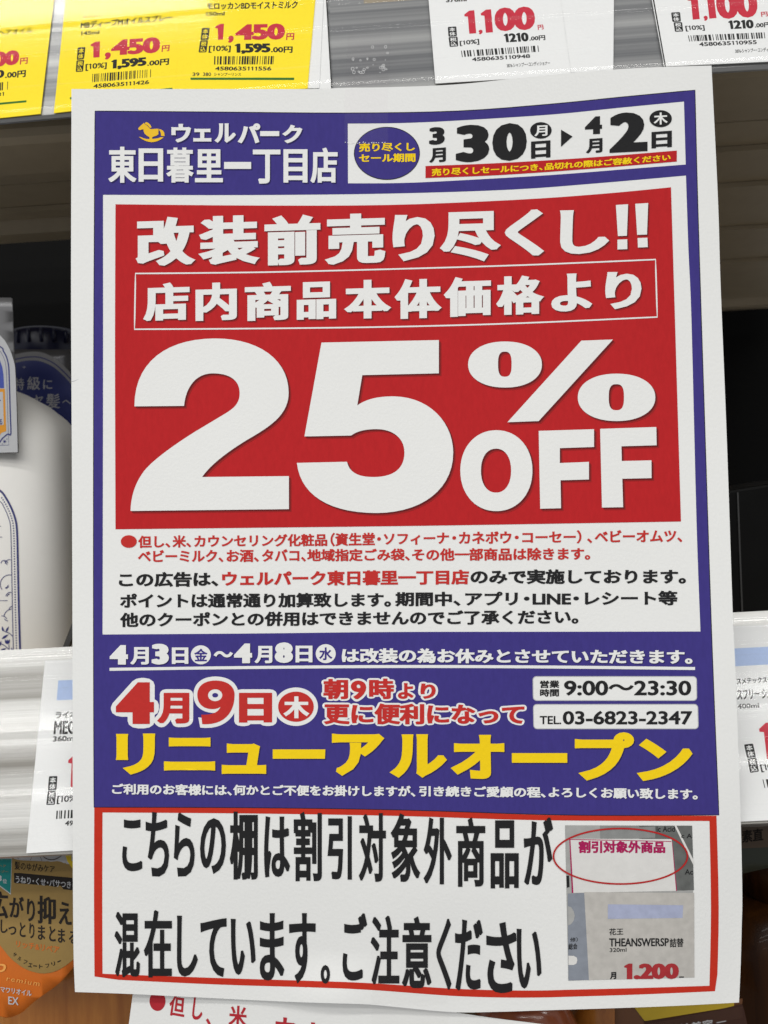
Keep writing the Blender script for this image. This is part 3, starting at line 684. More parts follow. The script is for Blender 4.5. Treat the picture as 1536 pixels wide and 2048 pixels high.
for m, L, d in ((SOFTRED, 3, 5.2), (NAVYRED, 3.6, 3), (PWHITE, 5, 0)):
    for i, (o, h) in enumerate(big):
        k.poly([(x + d, y + d) for x, y in o], m, L + .08 * (i % 3), [[(x + d, y + d) for x, y in q] for q in h], grid=22)
k.build('discount_figures', POS)

# small print under the panel
k = Ink(psurf); TW = (.037, .029)
k.poly(ell(257.5, 1083, 16, 12.6, 36), TEXTRED, 3)
k.text('但し、米、カウンセリング化粧品', (276, 654.5, 1071, 1096, 1067, 1092), TEXTRED, 3, TW)
k.text('（資生堂・ソフィーナ', (661, 898, 1065.5, 1093, 1062.5, 1089), TEXTRED, 3, TW)
k.text('・カネボウ', (904.5, 1023, 1063, 1088, 1062, 1087), TEXTRED, 3, TW); k.text('・コーセー）', (1029.5, 1163, 1061.5, 1088, 1060, 1087), TEXTRED, 3, TW)
k.text('、ベビーオムツ、', (1174, 1365, 1060.5, 1086.5, 1058.5, 1084.5), TEXTRED, 3, TW)
for s, a, b in (('ベビーミルク、', 275.5, 447), ('お酒、', 453, 518), ('タバコ、', 523.6, 612), ('地域指定ごみ袋、', 614, 820), ('その他一部商品は除きます。', 824, 1180.5)):
    y = lambda x: 1100 - (x - 275) * 5 / 800
    k.text(s, (a, b, y(a), y(a) + 25.5, y(b), y(b) + 25.5), TEXTRED, 3, TW)
k.text('この広告は、', (237.6, 437, 1144.5, 1174.5, 1143, 1173), BLACK, 3, (.044, .034)); k.text('ウェルパーク東日暮里一丁目店', (444, 938, 1142.5, 1172.5, 1139, 1169), TEXTRED, 3, (.044, .034))
k.text('のみで実施しております。', (941, 1372, 1138.5, 1168.5, 1138, 1168), BLACK, 3, (.044, .034))
k.text('ポイントは通常通り加算致します。', (239.6, 782, 1187, 1217, 1184.5, 1214.5), BLACK, 3, (.041, .032)); k.text('期間中、アプリ・LINE・レシート等', (790, 1355, 1183.5, 1213, 1181, 1211), BLACK, 3, (.041, .032))
k.text('他のクーポンとの併用はできませんのでご了承ください。', (239.6, 1157, 1225, 1254.5, 1218.5, 1248), BLACK, 3, (.041, .032))
k.build('conditions_print', POS)

# closing days
k = Ink(psurf); ca = crop(190, 1040, 2.518)
for m, L, sh in ((PSHADOW, 3, (1.6, 1.6)), (PWHITE, 4, (0, 0))):
    k.glyphs([('4', 74, 630, 166, 728), ('3', 285, 623, 372, 728), ('4', 700, 622, 791, 721), ('8', 905, 616, 997, 720)], m, L, (.09, .05), ca, shift=sh)
    k.glyphs([('月', 177, 640, 271, 728), ('日', 387, 642, 470, 725), ('〜', 597, 660, 695, 692), ('月', 803, 634, 893, 721), ('日', 1010, 633, 1095, 717)], m, L, (.045, .032), ca, shift=sh)
    k.text('は改装の為お休みとさせていただきます。', (683.6, 1385, 1296, 1326, 1299, 1329), m, L, (.045, .034), shift=sh)
for cx, cy, g in ((533, 679, '金'), (1162, 673, '水')):
    x, y = ca(cx, cy); k.poly(ell(x, y, 20, 19, 40), PWHITE, 4); k.text(g, (x - 13.5, x + 13.5, y - 12.5, y + 13, y - 12.5, y + 13), PURPLE, 5, (.03, .025))
k.poly(stroke(spl([(219, 1338.6), (500, 1335), (800, 1333), (1100, 1334), (1390, 1337)], 8), 6), PWHITE, 3)
k.build('closing_days_print', POS)

# reopening block
k = Ink(psurf); cb = crop(190, 1330, 2.518); cc = crop(780, 1330, 2.327)
nine_o = bez([(703, 150), ('c', 703, 110, 670, 78, 607, 78), ('c', 545, 78, 515, 110, 515, 150), ('c', 515, 195, 545, 222, 590, 222), ('c', 610, 222, 620, 218, 632, 210), ('c', 620, 240, 590, 252, 535, 250), ('l', 540, 298), ('c', 650, 305, 703, 240, 703, 150)], 12)[:-1]
nine_h = ell(*cb(605, 152), 36 / 2.518, 30 / 2.518, 30)
L9 = [('4', 105, 87, 297, 297), ('月', 312, 140, 475, 295), ('日', 725, 140, 892, 290)]
grow = lambda pts, cx, cy, g: [(x + (x - cx) / (math.hypot(x - cx, y - cy) + 1e-6) * g, y + (y - cy) / (math.hypot(x - cx, y - cy) + 1e-6) * g) for x, y in pts]
k.glyphs(L9[:1], PWHITE, 2, (.10, .055), cb, outline=.085); k.glyphs(L9[1:], PWHITE, 2.3, (.06, .04), cb, outline=.11)
n9 = mapped(cb, nine_o); cx9, cy9 = cb(607, 185)
k.poly(grow(n9, cx9, cy9, 8), PWHITE, 2.6, grid=22); k.poly(n9, TEXTRED, 4, [nine_h]); k.poly(ell(*cb(605, 152), 6, 4.5, 20), PURPLE, 4)
k.glyphs(L9[:1], TEXTRED, 4, (.10, .055), cb); k.glyphs(L9[1:], TEXTRED, 4, (.06, .04), cb)
x, y = cb(1012, 210); k.poly(ell(x, y, 44, 38.5, 48), PWHITE, 2.7, grid=22); k.poly(ell(x, y, 35.7, 30.2, 48), TEXTRED, 4, grid=22)
k.glyphs([('木', 948, 158, 1080, 268)], PWHITE, 5, (.045, .035), cb)
A1 = [('朝', 1150, 70, 1275, 172), ('9', 1288, 78, 1366, 172), ('時', 1380, 68, 1506, 172)]
A2 = [('よ', 37, 84, 110, 158), ('り', 142, 86, 213, 158)]
for outl, m, L in ((.085, PWHITE, 2), (0, TEXTRED, 4)):
    k.glyphs(A1, m, L, (.05, .032), cb, outline=outl); k.glyphs(A2, m, L + .2, (.05, .035), cc, outline=outl * 1.25)
    k.text('更に便利になって', (647, 1049, 1406, 1449, 1408, 1450), m, L + .45, (.05, .034), outline=outl)
k.build('reopening_date_print', POS)
k = Ink(psurf)
YG = [('リ', 105, 345, 303, 552), ('ニ', 347, 365, 605, 532), ('ュ', 638, 395, 862, 549), ('ア', 1193, 345, 1457, 558)]
YG2 = [('ル', -2, 322, 265, 525), ('オ', 282, 325, 532, 530), ('プ', 860, 313, 1136, 538), ('ン', 1148, 343, 1408, 540)]
for m, L, sh in ((PSHADOW, 2, (2.2, 2.2)), (YELLOW, 4, (0, 0))):
    k.glyphs(YG, m, L, (.055, .045), cb, shift=sh); k.glyphs(YG2, m, L, (.055, .045), cc, shift=sh)
    for fn, q in ((cb, [(895, 425), (1160, 425), (1158, 472), (895, 472)]), (cc, [(567, 410), (825, 410), (825, 455), (567, 455)])):
        k.poly([(x + sh[0], y + sh[1]) for x, y in mapped(fn, q)], m, L)
k.build('renewal_open_print', POS)
k = Ink(psurf)
for s, a, b in (('ご利用のお客様には、', 224, 464), ('何かとご不便をお掛けしますが、', 466, 831), ('引き続きご愛顧の程、', 838, 1091.6), ('よろしくお願い致します。', 1097, 1395.5)):
    y = lambda x: np.interp(x, [224, 464, 831, 1092, 1396], [1567, 1569, 1571.5, 1573.5, 1577.5])
    for m, L, sh in ((PSHADOW, 2, (1.2, 1.2)), (PWHITE, 3, (0, 0))): k.text(s, (a, b, y(a), y(a) + 21.5, y(b), y(b) + 22.5), m, L, (.042, .034), shift=sh)
k.build('apology_print', POS)
for nm, q, items in (('opening_hours_box', [(1065.8, 1353), (1393, 1353), (1393.7, 1401), (1066.5, 1401)], [('営業', (1080, 1118.5, 1361, 1376, 1360.5, 1376)), ('時間', (1080, 1118, 1378, 1393.5, 1377.5, 1393)), ('9:00〜23:30', (1128, 1382.5, 1361, 1391.5, 1361, 1391.5))]),
                     ('telephone_box', [(1066.6, 1408.8), (1395.5, 1408.6), (1396.7, 1457.5), (1067.5, 1457.6)], [('TEL.', (1079.5, 1122.5, 1432, 1448.5, 1432, 1448.5)), ('03-6823-2347', (1125.5, 1384.5, 1421.5, 1449.5, 1421.5, 1449.5))])):
    k = Ink(psurf); o = k.rrect(q, PWHITE, 2, 7, grid=22); e = stroke(dens(o, 12), 1.6, True); k.poly(e[0], GREY, 2.5, [e[1]])
    for s, b in items: k.text(s, b, BLACK, 4, (.03, .024) if len(s) > 2 and s != 'TEL.' else (.022, .018) if s == 'TEL.' else (.038, .03))
    k.build(nm, POS)

# notice at the foot
n_out = curve_quad([(188.5, 1615), (500, 1616), (800, 1620.5), (1080, 1630), (1250, 1631.5), (1433, 1631.5)], [(1433, 1631.5), (1437.5, 1818), (1434, 1977)],
                   [(192, 1957.5), (434, 1969), (630, 1975), (743, 1980), (900, 1991.5), (1000, 1995), (1080, 1995), (1139, 1993.5), (1280, 1989), (1430, 1982.5)], [(188.5, 1615), (188, 1800), (189, 1953)])
n_in = curve_quad([(205, 1625), (500, 1627), (800, 1632), (1080, 1640.5), (1419, 1642)], [(1419, 1642), (1422, 1818), (1419, 1971.5)],
                  [(205, 1947.5), (434, 1956), (630, 1962), (743, 1966.5), (900, 1977), (1000, 1980.5), (1080, 1981), (1139, 1979.5), (1280, 1976), (1419, 1971.5)], [(205, 1625), (204.5, 1800), (205, 1947.5)])
k = Ink(psurf); k.poly(n_out, FRAMERED, 1.2, [n_in], grid=22, step=14); k.build('red_notice_frame', POS)
cn = crop(180, 1600, 1.6); k = Ink(psurf)
NL1 = 'こ 103 62 167 228,ち 178 38 253 245,ら 268 40 335 245,の 352 58 435 237,棚 447 37 537 255,は 557 52 640 248,割 652 37 742 260,引 760 52 838 255,対 860 42 947 262,象 962 42 1057 262,外 1067 55 1158 270,商 1172 55 1265 278,品 1282 65 1372 283,が 1388 55 1482 272'
NL2 = '混 78 358 160 568,在 172 352 262 568,し 278 370 345 565,て 353 378 437 567,い 450 380 530 560,ま 543 362 622 578,す 637 362 722 588,。 738 528 768 588,ご 808 362 887 578,注 898 370 990 590,意 998 372 1093 602,く 1108 380 1157 607,だ 1168 382 1257 610,さ 1268 390 1365 618,い 1365 412 1445 604'
for ln in (NL1, NL2):
    k.glyphs([(c, *map(float, q)) for c, *q in (x.split(' ') for x in ln.split(','))], BLACK, 4, (.037, .018), cn)
k.build('notice_print', POS)
# printed snapshot in the notice
ph = crop(1120, 1640, 5.486); k = Ink(psurf)
pm = lambda n, c, v=.10, f=.30: paper(n, c, var=v, fine=f, scale=420, bump=.15)
G1, G2, G3, G4, G5 = pm('photo_grey', (.36, .36, .35)), pm('photo_dark_grey', (.13, .135, .13), .2, .2), pm('photo_mid_grey', (.24, .245, .24)), pm('photo_blue_grey', (.23, .25, .29)), pm('photo_card_grey', (.47, .45, .42))
PW, PC, PB, PR = pm('photo_white', (.66, .65, .63), .04, .08), pm('photo_crimson', (.36, .012, .09)), pm('photo_light_blue', (.36, .39, .53)), pm('photo_price_red', (.36, .03, .035))
k.poly(mapped(ph, [(55, 58), (1450, 62), (1475, 1728), (92, 1762)]), G1, 2, grid=22)
k.poly(mapped(ph, [(440, 62), (870, 62), (870, 200), (440, 205)]), G3, 3); k.poly(mapped(ph, [(870, 62), (1450, 62), (1470, 770), (1280, 775), (1225, 230), (870, 205)]), G2, 3)
k.poly(mapped(ph, [(868, 80), (1045, 70), (1045, 195), (868, 200)]), G3, 3.4)
k.poly(mapped(ph, [(70, 610), (100, 610), (105, 735), (75, 745)]), BLACK, 3)
k.poly(mapped(ph, [(1255, 62), (1278, 62), (1466, 440), (1466, 500)]), PW, 3.5)
for s, q in (('ic Acid', (1060, 1260, 70, 130, 75, 130)), ('c A', (1330, 1448, 150, 200, 165, 215)), ('Ac', (1370, 1460, 540, 600, 545, 600))):
    x0, y0 = ph(q[0], q[2]); x1, y1 = ph(q[1], q[3]); k.text(s, (x0, x1, y0, y1, y0, y1), BLACK, 3.6, (.02, .02))
k.poly(mapped(ph, [(100, 205), (1225, 210), (1280, 778), (130, 800)]), PW, 3.7)
k.poly(mapped(ph, [(98, 208), (1222, 232), (1222, 240), (98, 217)]), PC, 4.4); k.poly(mapped(ph, [(102, 215), (115, 215), (147, 800), (130, 800)]), PC, 4.4)
k.poly(mapped(ph, [(1228, 240), (1234, 240), (1284, 778), (1274, 778)]), PC, 4.4)
x0, y0 = ph(205, 225); x1, y1 = ph(1155, 365); k.text('割引対象外商品', (x0, x1, y0, y1, y0 + 1.5, y1), PC, 5, (.05, .04))
k.poly(mapped(ph, [(85, 808), (265, 800), (318, 1756), (92, 1762)]), G4, 4); k.poly(mapped(ph, [(265, 790), (1472, 800), (1475, 1728), (318, 1756)]), G5, 4)
k.poly(mapped(ph, [(87, 945), (120, 955), (150, 1000), (162, 1050), (150, 1105), (120, 1145), (90, 1155)]), G1, 5); k.poly(mapped(ph, [(92, 1490), (150, 1490), (185, 1510), (190, 1540), (180, 1575), (150, 1590), (93, 1590)]), PW, 5)
k.poly(mapped(ph, [(525, 925), (1352, 935), (1345, 1075), (525, 1085)]), PB, 5)
for s, q, w, m in (('花王', (540, 1190, 695, 1265), (.02, .02), BLACK), ('THEANSWERSP', (540, 1298, 1195, 1390), (.03, .02), BLACK), ('詰替', (1205, 1298, 1355, 1398), (.02, .02), BLACK), ('320ml', (545, 1405, 730, 1450), (.012, .012), BLACK),
                   ('総会', (92, 1355, 190, 1425), (.02, .02), BLACK), ('修）', (110, 1290, 195, 1340), (.01, .01), BLACK), ('1.200', (705, 1575, 1305, 1750), (.07, .045), PR), ('月', (547, 1670, 618, 1752), (.05, .05), BLACK)):
    x0, y0 = ph(*q[:2]); x1, y1 = ph(*q[2:]); k.text(s, (x0, x1, y0, y1, y0 - .5, y1 - 1), m, 5.5, w)
k.poly(mapped(ph, [(1308, 1717), (1360, 1717), (1360, 1730), (1308, 1730)]), BLACK, 5.5)
k.build('snapshot_print', POS)
k = Ink(psurf); e = stroke(ell(1241, 1712.5, 134, 55.5, 80), 3.4, True); k.poly(e[0], paper('ink_ring_red', (.42, .02, .02)), 7, [e[1]]); k.build('red_ring', POS)

k = Ink(psurf)
k.poly(stroke([(143.5, 763), (149, 762), (157, 758.5)], [1.4, 1.0, .4]), GREY, 0.6); k.build('edge_nick', POS)

# second sheet under the poster
def sY(u, v): return -0.0085 + 0.0004 * math.sin(u * .01) + 0.002 * smooth(900, 1090, u)
ss = lambda u, v, L: at(u, v, sY(u, v) - L * 4e-5)
SH = thing('notice_sheet', at(650, 2120, -0.008), 'second white sheet with red lettering hanging under the bottom edge of the poster', 'notice')
tl, tr, br, bl = (272, 1925), (905, 2011), (1080, 2150), (244, 2150)
def shp(s, t):
    a = spl([(274, 1925), (600, 1960), (897, 2022), (1090, 2049), (1190, 2062)], 8); b = [(244, 2150), (1190, 2150)]
    i = s * (len(a) - 1); j = min(int(i), len(a) - 2); f = i - j
    x = a[j][0] * (1 - f) + a[j + 1][0] * f; y = a[j][1] * (1 - f) + a[j + 1][1] * f
    xb = b[0][0] * (1 - s) + b[1][0] * s
    return x * (1 - t) + xb * t, y * (1 - t) + 2150 * t
paper_sheet(shp, ss, 30, 10, SH)
k = Ink(ss); SR = paper('sheet_ink_red', (.42, .025, .035), bump=.2)
k.poly(ell(315, 2002, 16, 20, 36), SR, 2)
for g, q in (('但', [(342, 1989), (371, 1994), (368, 2036), (335, 2030)]), ('し', [(388, 1992), (407, 1994), (404, 2042), (383, 2038)]), ('、', [(412, 2036), (424, 2038), (422, 2054), (410, 2052)]),
             ('米', [(459, 2010), (495, 2013), (494, 2056), (456, 2052)]), ('、', [(512, 2052), (526, 2054), (524, 2070), (510, 2068)]), ('カ', [(550, 2033), (592, 2037), (590, 2082), (548, 2078)]), ('ウ', [(606, 2043), (648, 2047), (646, 2090), (604, 2086)])):
    k.text(g, q, SR, 2, (.028, .022))
k.build('sheet_print', SH)

# tape strips
def tape_mat(name, tint, haze):
    m = bpy.data.materials.new(name); m.use_nodes = True; nt = m.node_tree; nt.nodes.clear()
    out = N(nt, 'ShaderNodeOutputMaterial'); tr = N(nt, 'ShaderNodeBsdfTransparent'); tr.inputs[0].default_value = (*tint, 1)
    g = N(nt, 'ShaderNodeBsdfGlossy'); g.inputs['Roughness'].default_value = .25; df = N(nt, 'ShaderNodeBsdfDiffuse'); df.inputs[0].default_value = (.75, .74, .72, 1)
    n = N(nt, 'ShaderNodeTexNoise'); n.inputs['Scale'].default_value = 350; n.inputs['Detail'].default_value = 4
    tc = N(nt, 'ShaderNodeTexCoord'); nt.links.new(tc.outputs['Object'], n.inputs['Vector'])
    mr = N(nt, 'ShaderNodeMapRange'); mr.inputs['From Min'].default_value = .55; mr.inputs['From Max'].default_value = .75; mr.inputs['To Min'].default_value = haze * .3; mr.inputs['To Max'].default_value = haze * 2.4
    nt.links.new(n.outputs[0], mr.inputs[0])
    a = N(nt, 'ShaderNodeMixShader'); nt.links.new(mr.outputs[0], a.inputs[0]); nt.links.new(tr.outputs[0], a.inputs[1]); nt.links.new(df.outputs[0], a.inputs[2])
    b = N(nt, 'ShaderNodeMixShader'); b.inputs[0].default_value = .006; nt.links.new(a.outputs[0], b.inputs[1]); nt.links.new(g.outputs[0], b.inputs[2]); nt.links.new(b.outputs[0], out.inputs[0])
    return m
def tape(rows, label, mat):
    V = []; F = []
    for (a, b) in rows:
        for i in range(7): V.append(a.lerp(b, i / 6))
    n = len(rows)
    for j in range(n - 1):
        for i in range(6): q = j * 7 + i; F.append((q, q + 7, q + 8, q + 1))
    o = mesh('tape_strip', V, F, mat, smooth=True); return tag(o, label, 'tape')
rows = []
for v in (62, 90, 120, 150, 166): rows.append((at_plane(697 - (v - 62) * .07, v, TOPP, NRM, .0033), at_plane(783 - (v - 62) * .05, v, TOPP, NRM, .0033)))
for v in (182, 205, 235, 262, 288): rows.append((psurf(689, v, 8), psurf(776, v, 8)))
tape(rows, 'clear tape strip holding the top edge of the poster to the upper rail', tape_mat('tape_top', (.988, .982, .986), .003))
TT = COL.objects[-1]
k = Ink(lambda u, v, L: psurf(u, v, 9)); rg = random.Random(4); CUT = paper('tape_cut_white', (.82, .82, .82), .4)
for i in range(15):
    x = 690 + i * 5.6 + rg.uniform(-1.5, 1.5); y = 285.5 + rg.uniform(-1.2, 1.2)
    k.poly([(x, y), (x + rg.uniform(1.2, 3.4), y - rg.uniform(.6, 2)), (x + 2.6, y + .9)], CUT, 1)
k.build('serrated_end', TT)
k = Ink(lambda u, v, L: at_plane(u, v, TOPP, NRM, .0034)); BUB = paper('tape_bubble', (.62, .62, .62), .3)
for i in range(26):
    x, y = rg.uniform(702, 776), rg.choice((rg.uniform(112, 148), rg.uniform(92, 150))); r = rg.uniform(.8, 3.0)
    if r < 1.4: k.poly(ell(x, y, r, r, 8), BUB, 1)
    else:
        e = stroke(ell(x, y, r, r * rg.uniform(.7, 1.3), 14), .7, True); k.poly(e[0], BUB, 1, [e[1]])
k.build('air_bubbles', TT)
rows = []
for v in (1878, 1910, 1945, 1980, 2004): rows.append((psurf(743, v, 9), psurf(897, v, 9)))
for v in (2030, 2060, 2095): rows.append((ss(743, v, 9), ss(897, v, 9)))
tape(rows, 'clear tape strip joining the bottom of the poster to the sheet below', tape_mat('tape_bottom', (.994, .993, .992), .002))

# ------------------------------------------------------------------ goods on the shelves
def ring(cx, cy, rx, ry, n, z, N_=48):
    o = []
    for i in range(N_):
        t = 2 * math.pi * i / N_; c, s = math.cos(t), math.sin(t)
        o.append(Vector((cx + rx * math.copysign(abs(c) ** (2 / n), c), cy + ry * math.copysign(abs(s) ** (2 / n), s), z)))
    return o
def loft(name, secs, m, parent, N_=48):
    V = []; F = []
    for s in secs: V += ring(*s, N_)
    for j in range(len(secs) - 1):
        for i in range(N_): a = j * N_ + i; b = j * N_ + (i + 1) % N_; F.append((a, b, b + N_, a + N_))
    F += [tuple(range(N_))[::-1], tuple(range((len(secs) - 1) * N_, len(secs) * N_))]
    return mesh(name, V, F, m, parent, smooth=True)
def card(name, pts, Y, th, m, parent, sub=12, Yf=None):
    """flat card cut to a photo-measured outline, standing at depth Y"""
    k = Ink(lambda u, v, L: at(u, v, (Yf(u, v) if Yf else Y))); k.poly(pts, m, 0, grid=40, step=sub)
    o = k.build(name, parent); s = o.modifiers.new('thickness', 'SOLIDIFY'); s.thickness = th; s.offset = -1; return o
# white pump bottle, front left
BCY, BRX, BRY = 0.075, 0.050, 0.026
xr = at(110, 1100, BCY - BRY).x; BCX = xr - BRX
zl = lambda v: at(100, v, BCY).z
WB = thing('shampoo_bottle', (BCX, BCY, shelf_z), 'white shampoo bottle with navy garden pattern at the left edge', 'bottle')
BOTTLE = plastic('bottle_white', (.84, .825, .79), .45, .4, .01, 0, .02, 300)
secs = [(BCX, BCY, BRX * .96, BRY * .94, 4.5, shelf_z), (BCX, BCY, BRX, BRY, 4.5, shelf_z + .003), (BCX, BCY, BRX, BRY, 4.5, zl(930)), (BCX, BCY, BRX * .985, BRY * .99, 4.2, zl(890)), (BCX, BCY, BRX * .95, BRY * .96, 3.8, zl(862)),
        (BCX, BCY, BRX * .88, BRY * .90, 3.3, zl(837)), (BCX, BCY, BRX * .76, BRY * .82, 2.9, zl(810)), (BCX, BCY, BRX * .60, BRY * .74, 2.5, zl(786)), (BCX, BCY, BRX * .42, BRY * .66, 2.1, zl(766)), (BCX, BCY, .016, .016, 2, zl(752)), (BCX, BCY, .015, .015, 2, zl(735))]
loft('bottle_body', secs, BOTTLE, WB)
loft('pump_cap', [(BCX, BCY, .017, .017, 2, zl(735)), (BCX, BCY, .017, .017, 2, zl(640)), (BCX, BCY, .010, .010, 2, zl(635)), (BCX, BCY, .010, .010, 2, zl(600))], plastic('cap_navy', (.012, .016, .06), .3), WB)
def bsurf(u, v, L):
    Y = BCY - BRY
    for _ in range(8):
        x = at(u, v, Y).x; q = min(.985, abs((x - BCX) / BRX)); Y = BCY - BRY * (1 - q ** 4.5) ** (1 / 4.5)
    return at(u, v, Y - .00012 - L * 4e-5)
NAVY = plastic('print_navy', (.030, .034, .16), .5, .3, .04, 0, .02)
k = Ink(bsurf); cbt = crop(0, 900, 4.656)
outer = spl(mapped(cbt, [(-140, 300), (0, 378), (60, 455), (105, 540), (135, 620), (152, 690), (160, 800), (165, 1000), (170, 1250), (176, 1500), (183, 1750), (190, 1965)]), 6)
inner = spl(mapped(cbt, [(-140, 410), (0, 480), (35, 530), (62, 585), (82, 640), (96, 700), (103, 850), (108, 1100), (115, 1500), (121, 1750), (127, 1965)]), 6)
k.poly(stroke(outer, 3.8), NAVY, 1, step=9); k.poly(stroke(inner, 1.4), NAVY, 1, step=9)
mid = [((a[0] + b[0]) / 2 - .4, (a[1] + b[1]) / 2) for a, b in zip(outer, inner)]
acc = 0
for a, b in zip(mid[6:-1], mid[7:]):
    d = math.hypot(b[0] - a[0], b[1] - a[1]); p = 0
    while acc + (d - p) >= 5.1:
        p += 5.1 - acc; acc = 0; f = p / d; k.poly(ell(a[0] + (b[0] - a[0]) * f, a[1] + (b[1] - a[1]) * f, 1.35, 1.5, 8), NAVY, 1)
    acc += d - p
def arc(cx, cy, r, a0, a1, w=1.3):
    pts = [cbt(cx + r * math.cos(R(a0 + (a1 - a0) * i / 10)), cy - r * math.sin(R(a0 + (a1 - a0) * i / 10))) for i in range(11)]
    k.poly(stroke(pts, w), NAVY, 1)
for a in ((40, 1060, 33, 10, 170), (88, 1060, 40, 75, 180), (15, 1078, 50, 10, 60), (90, 1250, 88, 80, 215), (45, 1250, 40, 280, 330), (35, 1240, 45, 285, 340), (98, 1370, 45, 80, 170), (95, 1370, 30, 100, 170), (115, 1560, 80, 95, 175), (70, 1560, 30, 200, 280), (20, 1590, 45, 20, 100), (118, 1490, 35, 95, 180)):
    arc(*a)
def leaf(x0, y0, x1, y1, wd):
    dx, dy = x1 - x0, y1 - y0; l = math.hypot(dx, dy); nx_, ny_ = -dy / l * wd, dx / l * wd
    k.poly(mapped(cbt, spl([(x0, y0), (x0 + dx * .4 + nx_, y0 + dy * .4 + ny_), (x1, y1)], 5) + spl([(x1, y1), (x0 + dx * .4 - nx_, y0 + dy * .4 - ny_), (x0, y0)], 5)[1:-1]), NAVY, 1)
def stem(*p): k.poly(stroke(spl(mapped(cbt, p), 5), 1.4), NAVY, 1)
stem((118, 1735), (85, 1705), (45, 1690), (25, 1660)); leaf(30, 1690, 18, 1640, 9); leaf(55, 1695, 82, 1640, 9); leaf(15, 1760, 82, 1715, 11)
stem((120, 1900), (85, 1860), (40, 1820), (0, 1800)); stem((85, 1860), (82, 1810)); 
for dx in (-22, 0, 22): leaf(68 + dx * .2, 1808, 68 + dx, 1762, 10)
leaf(0, 1872, 60, 1845, 10); leaf(122, 1900, 105, 1838, 12); leaf(38, 1945, 98, 1880, 13); leaf(50, 1978, 112, 1925, 12); leaf(-5, 1830, 12, 1775, 9); leaf(0, 1945, 30, 1905, 10); leaf(8, 1970, 40, 1962, 8); stem((120, 1960), (60, 1940), (0, 1900))
for y, x in ((710, 8), (810, 20), (1402, 70)): k.poly(stroke(mapped(cbt, [(-60, y + 2), (x, y)]), 1.0), NAVY, 1)
k.build('navy_print', WB)
# its neck card
SILV = plastic('card_silver', (.13, .13, .135), .35, .5, .04, .4, .03); CWH = paper('card_white', (.45, .455, .47), .5, .02); CBL = plastic('card_blue', (.035, .06, .32), .35); COR = paper('card_orange', (.62, .27, .03), .5)
NC = WB
cY = BCY - BRY - 0.0035; cbk = crop(0, 580, 6.024)
card('neck_card', mapped(cbk, [(-700, 88), (130, 92), (148, 102), (152, 200), (165, 600), (185, 1000), (205, 1500), (215, 1962), (-700, 1985)]), cY, .0005, SILV, WB)
k = Ink(lambda u, v, L: at(u, v, cY - .0002 - L * 5e-5))
wa = mapped(cbk, [(-700, 300), (-250, 400), (0, 545), (60, 610), (105, 690), (140, 770), (165, 850), (182, 930), (190, 1100), (200, 1400), (205, 1600), (214, 1955), (-700, 1975)])
k.poly(wa, CWH, 1)
k.poly(stroke(spl(mapped(cbk, [(-300, 540), (0, 682), (40, 735), (75, 800), (98, 880), (108, 980), (115, 1200), (124, 1500), (130, 1732), (95, 1735), (50, 1770), (20, 1800), (-40, 1890)]), 6), 2.6), NAVY, 2)
k.poly(stroke(mapped(cbk, [(0, 735), (40, 800), (65, 870), (78, 980), (88, 1300), (100, 1730), (106, 1868), (-200, 1880)]), .8), NAVY, 2)
k.poly(mapped(cbk, [(-400, 700), (-60, 800), (0, 850), (28, 930), (42, 1020), (50, 1182), (-400, 1190)]), CBL, 2)
k.poly(mapped(cbk, [(-400, 1190), (58, 1190), (75, 1700), (20, 1720), (-40, 1790), (-400, 1790)]), COR, 2); k.poly(mapped(cbk, [(-380, 1230), (35, 1228), (45, 1625), (-380, 1640)]), CWH, 3)
k.text('る', [cbk(-16, 1555), cbk(28, 1555), cbk(28, 1622), cbk(-16, 1622)], NAVY, 4, (.02, .02)); k.poly(mapped(cbk, [(-20, 1330), (10, 1322), (10, 1334), (-20, 1340)]), NAVY, 4)
cx, cy = cbk(55, 1825); k.poly([(cx + (4.4 if i % 2 == 0 else 1.5) * math.cos(i * math.pi / 8), cy + (4.4 if i % 2 == 0 else 1.5) * math.sin(i * math.pi / 8)) for i in range(16)], NAVY, 3)
for q in ((82, 1795), (28, 1855)): k.poly(ell(*cbk(*q), 1, 1, 8), NAVY, 3)
k.build('neck_card_print', WB)
# second bottle behind, navy cap and blue card
ZC = 0.145
B2X = at(90, 700, ZC).x
B2 = thing('shampoo_bottle', (B2X, ZC, shelf_z), 'bottle with ribbed navy cap and blue lettered card, half hidden behind the white bottle', 'bottle')
z2 = lambda v: at(90, v, ZC).z
CAPN = plastic('cap_dark_navy', (.006, .008, .035), .28, .5)
loft('bottle_body', [(B2X, ZC, .036, .024, 2.6, shelf_z), (B2X, ZC, .036, .024, 2.6, z2(860)), (B2X, ZC, .024, .02, 2.2, z2(800)), (B2X, ZC, .018, .018, 2, z2(780))], BOTTLE, B2)
rc = .0185
loft('ribbed_cap', [(B2X + .002, ZC - .004, rc, rc, 2, z2(780)), (B2X + .002, ZC - .004, rc, rc, 2, z2(684)), (B2X + .002, ZC - .004, rc * .97, rc * .97, 2, z2(675)), (B2X + .002, ZC - .004, rc * .85, rc * .85, 2, z2(669)), (B2X + .002, ZC - .004, rc * .5, rc * .5, 2, z2(667))], CAPN, B2)
for i in range(9):
    a = R(200 + i * 17.5); x, y = B2X + .002 + (rc + .0002) * math.cos(a), ZC - .004 + (rc + .0002) * math.sin(a)
    loft('cap_rib', [(x, y, .0009, .0009, 2, z2(702)), (x, y, .0009, .0009, 2, z2(680)), (x, y, .0004, .0004, 2, z2(676))], CAPN, B2, 8)
cY2 = ZC - .026; c2 = crop(0, 580, 6.024)
